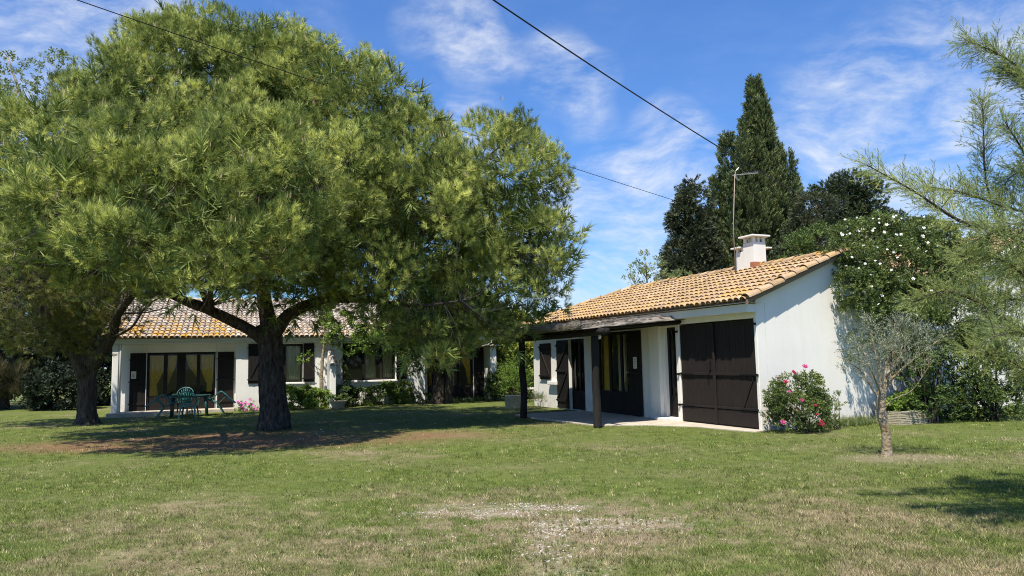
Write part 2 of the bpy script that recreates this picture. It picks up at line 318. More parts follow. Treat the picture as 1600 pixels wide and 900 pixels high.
def twigs(name, P, limbs, mt, parent, r0=.018, n=None, sag=.12, maxd=3.0, tips=0):
    """thin branches from the nearest limb point out to each clump"""
    Lp = np.array(limbs); mb = MB()
    for p in (P if n is None else P[rng.permutation(len(P))[:n]]):
        d = np.linalg.norm(Lp-p+np.array([0, 0, .5]), axis=1); j = d.argmin()
        if d[j] > maxd: continue
        a = Lp[j]; mid = (a+p)/2+rng.normal(0, .12, 3)*d[j]*.6-np.array([0, 0, sag*d[j]]); pts = curve([a, mid, p], 3); mb.tube(pts, lerpr(r0*(.7+.6*rng.random()), r0*.35, len(pts)), 4, cap=False)
        for q in range(tips):
            e = p+rng.normal(0, .3, 3); s_ = pts[-2-rng.integers(0, 3)]; mb.tube(curve([s_, (s_+e)/2+rng.normal(0, .07, 3), e], 3), lerpr(r0*.45, r0*.15, 7), 3, cap=False)
    return mb.build(name, mt, parent)
def gz(x, y): return -.10*math.exp(-((x+12.5)**2/34+(y-23)**2/30))
def G(x, y, dz=0): return (x, y, gz(x, y)+dz)
PINE = shoot(38, 1.0, .058, .88, 1.0, 3)
PINE2 = shoot(34, 1.0, .06, .8, 1.1, 5)
LEAF = leafspray(7, .55, .26, 1.0, 2)
LEAFB = leafspray(6, .75, .42, 1.2, 4)
NARROW = leafspray(10, .42, .085, .8, 6, axis=1.3)
SCALE = leafspray(9, .6, .16, .55, 8, axis=1.0)
FEATH = shoot(26, .45, .04, .6, 1.3, 9)
# ------------------------------------------------------------------ ground
def lawn_material(name, blades):
    m_ = bpy.data.materials.new(name); m_.use_nodes = True; t = m_.node_tree; n = t.nodes; l = t.links; b = n['Principled BSDF']; b.inputs['Roughness'].default_value = .8; b.inputs['Specular IOR Level'].default_value = .15
    tc = n.new('ShaderNodeTexCoord'); v = tc.outputs['Object']
    def noise(s, det=5, ro=.6, vec=None):
        z = n.new('ShaderNodeTexNoise'); z.inputs['Scale'].default_value = s; z.inputs['Detail'].default_value = det; z.inputs['Roughness'].default_value = ro; l.new(vec or v, z.inputs['Vector']); return z
    def mr(x, a, c, lo=0, hi=1):
        z = n.new('ShaderNodeMapRange'); z.interpolation_type = 'SMOOTHSTEP'; l.new(x, z.inputs[0]); z.inputs[1].default_value = a; z.inputs[2].default_value = c; z.inputs[3].default_value = lo; z.inputs[4].default_value = hi; return z.outputs[0]
    def mth(op, a, c):
        z = n.new('ShaderNodeMath'); z.operation = op; z.use_clamp = False
        for i, q in enumerate((a, c)):
            if isinstance(q, (int, float)): z.inputs[i].default_value = q
            else: l.new(q, z.inputs[i])
        return z.outputs[0]
    def mix(f, a, c):
        z = n.new('ShaderNodeMix'); z.data_type = 'RGBA'; l.new(f, z.inputs[0])
        for i, q in ((6, a), (7, c)):
            if isinstance(q, tuple): z.inputs[i].default_value = (*q, 1)
            else: l.new(q, z.inputs[i])
        return z.outputs[2]
    dist = noise(.9, 4); dv = n.new('ShaderNodeVectorMath'); dv.operation = 'MULTIPLY_ADD'; l.new(dist.outputs['Color'], dv.inputs[0]); dv.inputs[1].default_value = (1.3, 1.3, 0); l.new(v, dv.inputs[2])
    def ell(cx, cy, rx, ry, soft=.5):
        z = n.new('ShaderNodeMapping'); z.vector_type = 'TEXTURE'; z.inputs['Location'].default_value = (cx+.65, cy+.65, 0); z.inputs['Scale'].default_value = (rx, ry, 1e3); l.new(dv.outputs[0], z.inputs[0])
        ln = n.new('ShaderNodeVectorMath'); ln.operation = 'LENGTH'; l.new(z.outputs[0], ln.inputs[0]); return mr(ln.outputs['Value'], 1+soft, 1-soft)
    n1 = noise(.42, 5).outputs['Fac']; n2 = noise(3.1, 6, .7).outputs['Fac']; n3 = noise(34, 4, .7).outputs['Fac']
    green = mix(mr(n2, .35, .65), (.094, .135, .025), (.148, .185, .042)); green = mix(mr(n1, .35, .65), green, (.145, .168, .05))
    dry = mix(mr(n2, .35, .65), (.23, .185, .105), (.31, .255, .155))
    amount = mth('ADD', mth('MULTIPLY', n1, .8), mth('MULTIPLY', n2, .5))
    near = ell(0.2, 7.0, 4.6, 2.0, .6); nr2 = ell(-4.2, 7.0, 4.4, 2.0, .7); nr3 = ell(-2.4, 13.2, 2.4, .9, .6); nr4 = ell(2.5, 5.4, 3.0, .9, .6)
    near = mth('MAXIMUM', mth('MAXIMUM', near, nr4), mth('MAXIMUM', mth('MULTIPLY', nr2, .62), mth('MULTIPLY', nr3, .8)))
    amount = mth('ADD', amount, mth('MULTIPLY', near, .12)); dryf = mr(amount, .66, .92); dryf = mth('MULTIPLY', dryf, mr(n3, .1, .62, .5, 1))
    c = mix(dryf, green, dry)
    lit = ell(-5.9, 16.1, 4.9, 1.9, .35); lit = mth('MULTIPLY', lit, mr(mth('ADD', mth('MULTIPLY', n2, .6), mth('MULTIPLY', n1, .5)), .42, .62, .12, 1)); c = mix(lit, c, mix(mr(n3, .3, .7), (.30, .175, .095), (.17, .10, .06)))
    ol = ell(5.85, 11.3, .75, .5, .5); c = mix(mth('MULTIPLY', ol, .7), c, (.30, .25, .17))
    ga = ell(-.25, 8.15, .95, .33, .4); gb = ell(.75, 7.25, .75, .30, .4); gc = ell(.35, 6.3, .35, .9, .5); gm = mth('MAXIMUM', ga, mth('MAXIMUM', gb, mth('MULTIPLY', gc, .7)))
    gm = mth('MULTIPLY', mth('MULTIPLY', gm, mr(n3, .46, .60)), mr(noise(5.5, 4, .7).outputs['Fac'], .42, .58))
    if not blades:
        k0 = n.new('ShaderNodeMix'); k0.data_type = 'RGBA'; k0.blend_type = 'MULTIPLY'; k0.inputs[0].default_value = 1; l.new(c, k0.inputs[6]); k0.inputs[7].default_value = (.85, .84, .80, 1); c = k0.outputs[2]; c = mix(mth('MULTIPLY', mr(n3, .5, .35), .6), c, (.07, .06, .035)); soil = mth('MULTIPLY', ell(.35, 7.2, 1.9, 1.25, .5), mr(n2, .35, .6)); c = mix(soil, c, (.24, .185, .12)); c = mix(gm, c, (.46, .41, .34))  # ground colour darkened to stand for shade between the blades
        bp = n.new('ShaderNodeBump'); bp.inputs['Strength'].default_value = .8; bp.inputs['Distance'].default_value = .03; l.new(n3, bp.inputs['Height']); l.new(bp.outputs[0], b.inputs['Normal'])
    else:
        a = n.new('ShaderNodeAttribute'); a.attribute_name = 'tint'; c = mix(mr(a.outputs['Fac'], .78, .92), c, (.34, .28, .17)); k = n.new('ShaderNodeMix'); k.data_type = 'RGBA'; k.blend_type = 'MULTIPLY'; k.inputs[0].default_value = 1; l.new(c, k.inputs[6])
        g = n.new('ShaderNodeCombineColor'); vv = mr(a.outputs['Fac'], 0, 1, .65, 2.35); [l.new(vv, g.inputs[i]) for i in range(3)]; l.new(g.outputs[0], k.inputs[7]); c = k.outputs[2]
        tr = n.new('ShaderNodeBsdfTranslucent'); l.new(c, tr.inputs[0]); ms = n.new('ShaderNodeMixShader'); ms.inputs[0].default_value = .3; l.new(b.outputs[0], ms.inputs[1]); l.new(tr.outputs[0], ms.inputs[2]); l.new(ms.outputs[0], n['Material Output'].inputs[0])
    l.new(c, b.inputs['Base Color']); return m_
M['lawn'] = lawn_material('lawn', False); M['blade'] = lawn_material('grass_blade', True)
xs = np.concatenate([[-900, -300, -100, -60], np.arange(-34, 34.1, .5), [60, 100, 300, 900]]); ys = np.concatenate([[-300, -60, -10], np.arange(0, 48.1, .5), [80, 200, 500, 1500]])
V = [(x, y, gz(x, y)+(.018*mnoise.noise(Vector((x*.5, y*.5, 0))) if abs(x) < 34 and 0 < y < 48 else 0)) for y in ys for x in xs]; nx = len(xs)
Fg = [(j*nx+i, j*nx+i+1, (j+1)*nx+i+1, (j+1)*nx+i) for j in range(len(ys)-1) for i in range(nx-1)]
tag(raw('ground', V, Fg, M['lawn'], smooth=True), kind='structure')
def vnoise(x, y, s, seed=0): return np.array([mnoise.noise(Vector((a*s+seed, b*s, seed))) for a, b in zip(x, y)])
def grass():
    n = 205000; inv = rng.uniform(1/27., 1/4.6, n); y = 1/inv; x = rng.uniform(-.9, 1.15, n)*y
    keep = np.ones(n, bool); k2 = vnoise(x, y, 2.2, 3); lit = ((x+5.6)/5.4)**2+((y-16.3)/2.0)**2+k2*1.6 < .9; keep &= ~(lit & (rng.random(n) < .6))
    for cx, cy, rx, ry in ((-.25, 8.15, .95, .33), (.75, 7.25, .75, .3), (.35, 6.3, .35, .9)): keep &= ~((((x-cx)/rx)**2+((y-cy)/ry)**2+k2 < 1.05) & (rng.random(n) < .72))
    keep &= ~((k2+vnoise(x, y, .6, 9)*.7 > .33) & (rng.random(n) < .55))
    # keep clear of the buildings
    aL, aR = rad(19.44), rad(24.08); tx = (x+13.37)*math.cos(aL)+(y-26)*math.sin(aL); ty = -(x+13.37)*math.sin(aL)+(y-26)*math.cos(aL); keep &= ~((tx > -.6) & (ty > -.6))
    ux = (x-5.18)*math.cos(aR)+(y-15.73)*math.sin(aR); uy = -(x-5.18)*math.sin(aR)+(y-15.73)*math.cos(aR); keep &= ~((ux > -.02) & (uy > -.02)); keep &= ~((ux > -2.2) & (ux < 0) & (uy > 2.8) & (uy < 7.4)); keep &= ~((ux > -.6) & (ux < 0) & (uy > -.1) & (uy < 4))
    x, y, k2 = x[keep], y[keep], k2[keep]; z = np.array([gz(a, b) for a, b in zip(x, y)]); n = len(x)
    r = np.random.default_rng(5); V = []; Fc = []
    for i in range(5):
        a = r.random()*6.28; q = np.array([math.cos(a+1.5), math.sin(a+1.5), 0]); o = np.array([r.normal()*.5, r.normal()*.5, 0]); tip = o+np.array([math.cos(a)*.75*r.random(), math.sin(a)*.75*r.random(), .55+.5*r.random()])
        V += [o-q*.06, o+q*.06, tip]; Fc.append((3*i, 3*i+1, 3*i+2))
    sc = .036*(1+.035*(y-6))*(.7+.6*rng.random(n))*(1+.5*k2); d = np.tile([0, 0, 1.], (n, 1))+rng.normal(0, .12, (n, 3)); scw = sc
    o = scatter('grass', V, Fc, np.stack([x, y, z-.003], 1), d, scw, np.clip(.35+.3*rng.normal(size=n)*.8, 0, 1), M['blade']); tag(o, 'short mown lawn grass with dry straw coloured patches', 'grass', kind='stuff')
grass()
def grass_tufts():
    n = 16000; y = 1/rng.uniform(1/24., 1/4.6, n); x = rng.uniform(-.82, .82, n)*y; k2 = vnoise(x, y, .8, 21)+.6*vnoise(x, y, 3, 4); keep = k2+rng.normal(0, .12, n) > .12
    keep &= ~((x > 1) & (y > 14.2-(x-5)*.2)) & ~((y > 22) & (x < -1)); x, y = x[keep], y[keep]; n = len(x); V, Fc = shoot(11, 1, .06, .75, .1, 77)
    o = scatter('grass_tufts', V, Fc, np.stack([x, y, [gz(a, b) for a, b in zip(x, y)]], 1), np.tile([0, 0, 1.], (n, 1))+rng.normal(0, .2, (n, 3)), .055*(.6+.7*rng.random(n)), np.clip(.35+.3*rng.normal(size=n), 0, 1), M['blade']); tag(o, 'longer uneven tufts of grass left standing in the lawn', 'grass', kind='stuff')
grass_tufts()
def pebbles():
    P = []
    for cx, cy, rx, ry, n in ((-.25, 8.1, 1.0, .42, 1300), (.75, 7.25, .85, .36, 1100), (.35, 6.3, .45, 1.0, 700), (0.1, 7.2, 1.8, 1.2, 900)):
        a = rng.random(n)*6.28; r = np.sqrt(rng.random(n)); P.append(np.stack([cx+rx*r*np.cos(a), cy+ry*r*np.sin(a), np.full(n, .002)], 1))
    P = np.concatenate(P); kk = vnoise(P[:, 0], P[:, 1], 2.6, 5)+.6*vnoise(P[:, 0], P[:, 1], 7, 2); P = P[kk+rng.normal(0, .12, len(P)) > .02]; th = (1+5**.5)/2; v = unit(np.array([(-1, th, 0), (1, th, 0), (-1, -th, 0), (1, -th, 0), (0, -1, th), (0, 1, th), (0, -1, -th), (0, 1, -th), (th, 0, -1), (th, 0, 1), (-th, 0, -1), (-th, 0, 1)]))*np.array([1, .7, .5])
    f = [(0, 11, 5), (0, 5, 1), (0, 1, 7), (0, 7, 10), (0, 10, 11), (1, 5, 9), (5, 11, 4), (11, 10, 2), (10, 7, 6), (7, 1, 8), (3, 9, 4), (3, 4, 2), (3, 2, 6), (3, 6, 8), (3, 8, 9), (4, 9, 5), (2, 4, 11), (6, 2, 10), (8, 6, 7), (9, 8, 1)]
    m_ = mat('pebble', (.5, .45, .38), rough=.9, tint=[(0, (.20, .17, .13)), (1, (.50, .46, .40)), (.5, (.34, .30, .25))])
    o = scatter('gravel', v, f, P, np.tile([0, 0, 1.], (len(P), 1))+rng.normal(0, .25, (len(P), 3)), .005+.013*rng.random(len(P))**2, rng.random(len(P)), m_); tag(o, 'pale gravel stones showing through the worn lawn in front', 'gravel', kind='stuff')
pebbles()
# ------------------------------------------------------------------ roofs, shutters, windows
def tile_part(name, parent, O, eave, slope, L_, S_, mt, clip=None, pitch=.185, course=.31, r=.078, lich=None):
    """canal tiles: convex covers over concave channels, laid in courses. O eave corner, eave and slope unit vectors"""
    O = np.array(O, float); e = np.array(eave, float); s = np.array(slope, float); nrm = np.cross(e, s); nrm = nrm if nrm[2] > 0 else -nrm
    V = []; Fc = []; ti = []; li = []; nc = int(L_/pitch); nr = int(math.ceil(S_/course)); K = 6
    for c in range(nc):
        for kind in (0, 1):
            jit = rng.normal(0, .006)
            for q in range(nr):
                u = (c+.5+.5*kind)*pitch+jit+rng.normal(0, .006); s0 = q*course+rng.normal(0, .008); s1 = min(s0+course+.07, S_+.02)
                if s1 < s0+.05 or (clip and not clip(u, (s0+s1)/2)): continue
                b = len(V); rr0, rr1 = (r*1.08, r*.86) if kind == 0 else (r*1.0, r*.95)
                for (ss, rr, dz) in ((s0, rr0-.016, .0), (s0, rr0, .0), (s1, rr1, 0)):
                    for k in range(K+1):
                        a = math.pi*k/K; off = -math.cos(a)*rr; hgt = math.sin(a)*rr
                        lift = (.035 if ss == s0 else .008)
                        h = (hgt*.72+.03+lift) if kind == 0 else (-hgt*.62+.062+lift*.7)
                        V.append(O+e*(u+off)+s*ss+nrm*h)
                for k in range(K):
                    for g in (0, 1): Fc.append((b+g*(K+1)+k, b+g*(K+1)+k+1, b+(g+1)*(K+1)+k+1, b+(g+1)*(K+1)+k))
                t = min(1, max(0, .5+rng.normal(0, .14)-(0.18 if kind else 0))); ti += [t]*(3*(K+1)); lv = (lich(u, s0) if lich else .8)*(.55+.6*rng.random()); li += [lv]*(3*(K+1))
    return raw(name, V, Fc, mt, parent, smooth=False, attrs={'tint': ti, 'lichen': li})
def ridge_part(name, parent, a, b, mt, r=.11, ln=.36, lich=.8):
    a = np.array(a, float); b = np.array(b, float); D = np.linalg.norm(b-a); d = (b-a)/D; n = int(D/ln)+1; side = unit(np.cross(d, [0, 0, 1.])); up = np.cross(side, d); V = []; Fc = []; ti = []; K = 8
    for i in range(n):
        p0 = a+d*i*ln; p1 = a+d*min(D, (i+1)*ln+.05); bb = len(V); lift = rng.normal(0, .008)
        for p, rr, dz in ((p0, r*1.05-.02, .02), (p0, r*1.05, .02), (p1, r*.88, 0)):
            for k in range(K+1):
                t = math.pi*k/K; V.append(p+side*(-math.cos(t)*rr)+up*(math.sin(t)*rr*.8+dz+lift))
        for k in range(K):
            for g in (0, 1): Fc.append((bb+g*(K+1)+k, bb+g*(K+1)+k+1, bb+(g+1)*(K+1)+k+1, bb+(g+1)*(K+1)+k))
        ti += [min(1, max(0, .6+rng.normal(0, .2)))]*(3*(K+1))
    return raw(name, V, Fc, mt, parent, attrs={'tint': ti, 'lichen': [lich]*len(ti)})
def wall_grid(mb, a0, a1, z0, z1, holes, plane):
    """wall between a0..a1 with rectangular holes; plane(a0,a1,z0,z1) adds one block"""
    A = sorted({a0, a1, *[h[0] for h in holes], *[h[1] for h in holes]})
    for i in range(len(A)-1):
        c = (A[i]+A[i+1])/2; hs = sorted([(h[2], h[3]) for h in holes if h[0] < c < h[1]]); z = z0
        for (b, t) in hs:
            if b > z+1e-4: plane(A[i], A[i+1], z, b)
            z = t
        if z < z1-1e-4: plane(A[i], A[i+1], z, z1)
def planks(mb, w, h, board=.11, th=.03, z0=0, gap=.006):
    """vertical boards, x 0..w, y 0..th, z z0..z0+h"""
    n = max(2, round(w/board)); bw = w/n
    for i in range(n):
        d = random.uniform(-.003, .003); mb.box(i*bw+gap/2, (i+1)*bw-gap/2, d, th+d, z0+random.uniform(0, .01), z0+h-random.uniform(0, .006))
    mb.box(.01, w-.01, th*.4, th*.7, z0+.01, z0+h-.01)
def leaf(name, parent, w, h, loc, rz, mt, z_brace=True, battens=(.15, .85), flip=False, iron=False):
    """plank shutter leaf; front face towards local -y"""
    mb = MB(); planks(mb, w, h)
    o = mb.build(name, mt, parent, bevel=.002, loc=loc, rot=(0, 0, rz))
    for f in battens: MB().box(.02, w-.02, -.028, -.003, h*f-.045, h*f+.045).build('batten', mt, o, bevel=.003)
    if z_brace:
        zs = list(battens)
        for i in range(len(zs)-1):
            x0_, x1_ = (.05, w-.05) if not flip else (w-.05, .05); MB().bar((x0_, -.016, h*zs[i]+.05), (x1_, -.016, h*zs[i+1]-.05), .024, .07).build('brace', mt, o, bevel=.003)
    for f in battens: MB().box(-.03, .05 if not flip else w+.03, -.034, -.0285, h*f-.02, h*f+.02).build('hinge', M['iron'], o)
    return o
def glazed(name, parent, x0_, x1_, z0_, z1_, y, mt, mull, rail=None, fw_=.06, depth=.06, kick=None):
    """window or french door: frame, mullions and one pane sheet. mull: list of (centre,width)"""
    f = MB(); f.box(x0_, x1_, y, y+depth, z1_-fw_, z1_); f.box(x0_, x1_, y, y+depth, z0_, z0_+fw_); f.box(x0_, x0_+fw_, y+.002, y+depth-.002, z0_+fw_, z1_-fw_); f.box(x1_-fw_, x1_, y+.002, y+depth-.002, z0_+fw_, z1_-fw_)
    for c, w in mull: f.box(c-w/2, c+w/2, y+.004, y+depth-.004, z0_+fw_, z1_-fw_)
    zk = z0_+fw_
    if kick: f.box(x0_+fw_, x1_-fw_, y+.012, y+depth-.012, z0_+fw_, kick); zk = kick
    if rail: f.box(x0_+fw_, x1_-fw_, y+.01, y+depth-.01, rail-.02, rail+.02)
    o = f.build(name, mt, parent, bevel=.003); yy = y+depth*.5; g = MB(); g.add([(x0_+fw_*.5, yy, zk-.02), (x1_-fw_*.5, yy, zk-.02), (x1_-fw_*.5, yy, z1_-fw_*.5), (x0_+fw_*.5, yy, z1_-fw_*.5)], [(0, 1, 2, 3)]); g.build('pane', M['glass'], o); return o
def curtain(parent, rows, y, mt, folds=7, amp=.03):
    """rows: [(z,left,right)] from the top down; hangs in soft folds"""
    V = []; K = 48; Z = []; rows = [tuple(r) for r in rows]
    n = 26
    for i in range(n):
        z = rows[0][0]+(rows[-1][0]-rows[0][0])*i/(n-1)
        for a, b in zip(rows, rows[1:]):
            if a[0] >= z-1e-6 >= b[0]-1e-5: t = (a[0]-z)/max(1e-6, a[0]-b[0]); l_, r_ = a[1]+(b[1]-a[1])*t, a[2]+(b[2]-a[2])*t; break
        for k in range(K): u = k/(K-1); V.append((l_+(r_-l_)*u, y+amp*math.sin(u*folds*2*math.pi+.4*math.sin(i*.3))+amp*.4*math.sin(u*19+i*.1), z))
    Fc = [(i*K+k, i*K+k+1, (i+1)*K+k+1, (i+1)*K+k) for i in range(n-1) for k in range(K-1)]
    return raw('curtain', V, Fc, mt, parent, smooth=True)
def notice(parent, x, y, z, w, h, rz=0, loc=None):
    """small paper notice whose lines of print are too small to read"""
    o = MB().box(x-w/2, x+w/2, y-.004, y, z-h/2, z+h/2).build('paper_notice', M['paper'], parent); b = MB()
    for i in range(4): b.box(x-w*.3, x+w*(.3 if i % 2 else .18), y-.0055, y-.0042, z+h*(.26-.15*i)-.006, z+h*(.26-.15*i)+.006)
    b.box(x-w*.12, x+w*.12, y-.0055, y-.0042, z-h*.38, z-h*.30); b.build('print', M['ink'], o); return o
# ------------------------------------------------------------------ left house (local x along the front, -y towards the viewer)
LH = empty('house', (-13.37, 26.0, 0), rad(19.44), 'long low white house with pale tiled roof behind the big pine', 'house')
def left_house():
    w = MB(); T = .28
    WY = 0.0; BY = .5                                   # front wall plane, recessed loggia back wall plane
    blk = lambda y: (lambda a, b, z0, z1: w.box(a, b, y, y+T, z0, z1))
    wall_grid(w, 3.42, 10.45, -.3, 2.42, [(4.45, 5.78, .93, 2.36), (7.24, 9.27, .93, 2.36)], blk(WY))
    wall_grid(w, -.6, 3.42, -.2, 2.42, [(.42, 2.74, .06, 2.12)], blk(BY))
    wall_grid(w, 10.45, 13.0, -.2, 2.42, [(10.62, 12.55, .06, 2.14)], blk(.35))
    w.box(3.42, 3.67, WY+T+.001, BY, -.2, 2.42); w.box(10.2, 10.449, WY+T+.001, .9, -.2, 2.42)
    w.box(-.6, -.32, BY+T+.001, 8.2, -.3, 2.6); w.box(13.0, 13.28, .3, 8.2, -.3, 2.6); w.box(-.6, 13.28, 8.2, 8.45, -.3, 2.6)
    w.build('wall', M['white'], LH, bevel=.012)
    lin = MB(); lin.box(-.62, 13.28, -.17, -.003, 2.43, 2.60); lin.box(-.62, 13.3, .0, .78, 2.422, 2.60); lin.build('fascia', M['trim'], LH, bevel=.01)
    MB().box(-.66, 13.32, -.215, -.172, 2.565, 2.625).build('gutter', M['trim'], LH, bevel=.01)
    c = MB(); c.box(-.60, -.40, -.12, .08, -.2, 2.422); c.box(-.63, -.37, -.15, .11, 2.28, 2.33); c.build('column', M['white'], LH, bevel=.02)
    dp = MB(); dp.tube([(-.34, -.1, 2.44), (-.34, -.1, 2.3), (-.34, -.1, .05)], .038, 10); dp.build('downpipe', M['trim'], LH, smooth=True)
    MB().box(-.55, 3.42, .781, 8.19, 2.44, 2.5).box(-.3, 12.98, 1.0, 8.19, 2.36, 2.42).build('ceiling', M['cream'], LH)
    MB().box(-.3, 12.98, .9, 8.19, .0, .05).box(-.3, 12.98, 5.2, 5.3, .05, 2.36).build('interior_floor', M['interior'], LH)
    slab = MB(); slab.prism([(-.66, -.66), (3.40, -.22), (3.40, .5), (-.66, .5)], -.35, .06); slab.build('terrace', M['concrete'], LH, bevel=.012)
    # garden doors of the loggia
    d = glazed('french_door', LH, .42, 2.74, .06, 2.12, BY+.01, M['wood'], [(1.03, .12), (1.55, .28), (2.13, .11)], kick=.56, fw_=.08)
    curtain(d, [(2.0, .50, .97), (1.45, .50, .97), (1.05, .52, .78), (.98, .53, .74), (.55, .50, .80)], BY+.10, M['curtain'], 6)
    curtain(d, [(2.0, 1.09, 1.42), (1.6, 1.09, 1.36), (1.2, 1.09, 1.20), (.93, 1.09, 1.11)], BY+.10, M['curtain'], 4)
    curtain(d, [(2.0, 1.68, 2.07), (1.6, 1.80, 2.07), (1.22, 2.04, 2.07)], BY+.10, M['curtain'], 4)
    curtain(d, [(2.0, 2.19, 2.64), (1.5, 2.19, 2.64), (1.05, 2.36, 2.62), (.98, 2.42, 2.6), (.66, 2.40, 2.58)], BY+.10, M['curtain'], 6)
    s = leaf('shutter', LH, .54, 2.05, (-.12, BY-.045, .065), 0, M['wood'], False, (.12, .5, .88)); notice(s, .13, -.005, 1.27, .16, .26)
    leaf('shutter', LH, .56, 2.05, (2.78, BY-.045, .065), 0, M['wood'], False, (.12, .5, .88), True)
    for xr in (.42, 2.72): MB().tube([(xr, BY-.09, .06), (xr, BY-.09, 2.42)], .012, 6).build('awning_rod', M['trim'], LH)
    # window behind the pine trunk
    wn1 = glazed('window', LH, 4.45, 5.78, .93, 2.36, .10, M['wood'], [(5.12, .09)], fw_=.06)
    curtain(wn1, [(2.28, 5.2, 5.7), (1.0, 5.2, 5.7)], .23, M['pale_curtain'], 6, .025)
    MB().box(4.42, 5.84, -.10, .09, .86, .928).build('sill', M['white'], wn1, bevel=.01)
    leaf('shutter', LH, .60, 1.46, (3.84, -.045, .92), 0, M['wood'], True, (.1, .9)); leaf('shutter', LH, .40, 1.46, (5.79, -.05, .92), 0, M['wood'], False, (.1, .9), True)
    wn2 = glazed('window', LH, 7.24, 9.27, .93, 2.36, .10, M['wood'], [(8.05, .07), (8.72, .10)], fw_=.06)
    curtain(wn2, [(2.28, 8.12, 8.5), (1.0, 8.12, 8.55)], .23, M['pale_curtain'], 7, .03); curtain(wn2, [(2.28, 8.78, 9.2), (1.0, 8.78, 9.2)], .23, M['pale_curtain'], 6, .03)
    MB().box(7.2, 9.34, -.10, .09, .86, .928).build('sill', M['white'], wn2, bevel=.01)
    leaf('shutter', LH, .40, 1.46, (9.31, -.05, .92), 0, M['wood'], True, (.1, .9), True)
    # right-hand garden doors
    d2 = glazed('french_door', LH, 10.62, 12.55, .06, 2.14, .43, M['wood'], [(11.2, .09), (11.95, .10)], kick=.6, fw_=.07)
    curtain(d2, [(2.05, 12.05, 12.48), (1.7, 12.05, 12.48), (1.25, 12.28, 12.48), (.62, 12.38, 12.5)], .6, M['curtain'], 5); curtain(d2, [(2.05, 10.7, 11.1), (1.5, 10.7, 11.02), (1.1, 10.72, 10.86), (.62, 10.7, 10.85)], .6, M['curtain'], 5)
    leaf('shutter', LH, .42, 2.06, (12.56, .30, .065), 0, M['wood'], False, (.12, .5, .88))
    # little tiled buttress walls
    def buttress(xa, xb, y1, zw, zf):
        b = MB(); b.add([(xa, -.001, -.2), (xb, -.001, -.2), (xb, y1, -.2), (xa, y1, -.2), (xa, -.001, zw), (xb, -.001, zw), (xb, y1, zf), (xa, y1, zf)], [(0, 1, 2, 3), (7, 6, 5, 4), (4, 5, 1, 0), (5, 6, 2, 1), (6, 7, 3, 2), (7, 4, 0, 3)])
        o = b.build('buttress', M['white'], LH, bevel=.02); ridge_part('coping', o, ((xa+xb)/2, 0, zw+.02), ((xa+xb)/2, y1-.04, zf+.02), M['tileL'], r=.12, ln=.22, lich=.25)
    buttress(6.66, 6.88, -1.15, 2.02, 1.50)
    pr = MB(); pr.box(13.0, 13.26, -.55, .299, -.2, 2.16); pr.build('pier', M['white'], LH, bevel=.02)
    cp = MB(); cp.add([(12.72, -.72, 2.17), (13.46, -.72, 2.17), (13.46, .28, 2.17), (12.72, .28, 2.17), (13.09, -.6, 2.30), (13.09, .2, 2.30)], [(0, 3, 2, 1), (0, 1, 4), (1, 2, 5, 4), (2, 3, 5), (3, 0, 4, 5)]); cp.build('pier_cap', M['stone'], LH)
    # roof: gable, ridge parallel to the front
    P = rad(21); S = (math.cos(P), math.sin(P)); y0_ = -.28; z0_ = 2.58; ym = 4.1; SL = (ym-y0_)/S[0]; rz_ = z0_+SL*S[1]
    rf = MB(); rf.add([(-.85, y0_, z0_), (13.5, y0_, z0_), (13.5, ym, rz_), (-.85, ym, rz_), (13.5, 2*ym-y0_, z0_), (-.85, 2*ym-y0_, z0_)], [(0, 1, 2, 3), (3, 2, 4, 5)])
    for xg in (-.6, 13.2): rf.add([(xg, .0, 2.55), (xg, 8.2, 2.55), (xg, ym, rz_-.1), (xg+.1, .0, 2.55), (xg+.1, 8.2, 2.55), (xg+.1, ym, rz_-.1)], [(0, 1, 2), (3, 5, 4)])
    ro = rf.build('roof', M['cream'], LH)
    lf = lambda u, s: max(.15, 1.7-s*.55)*(1.15 if u < 4.4 else .4)
    tile_part('tiles', ro, (-.85, y0_-.02, z0_), (1, 0, 0), (0, S[0], S[1]), 14.35, SL, M['tileL'], lich=lf)
    tile_part('tiles', ro, (-.85, 2*ym-y0_, z0_), (1, 0, 0), (0, -S[0], S[1]), 14.35, SL, M['tileL'], lich=lf)
    ridge_part('ridge_tiles', ro, (-.9, ym, rz_+.05), (13.5, ym, rz_+.05), M['tileL']); ridge_part('verge_tiles', ro, (-.86, y0_, z0_+.06), (-.86, ym, rz_+.06), M['tileL'], lich=1)
left_house()
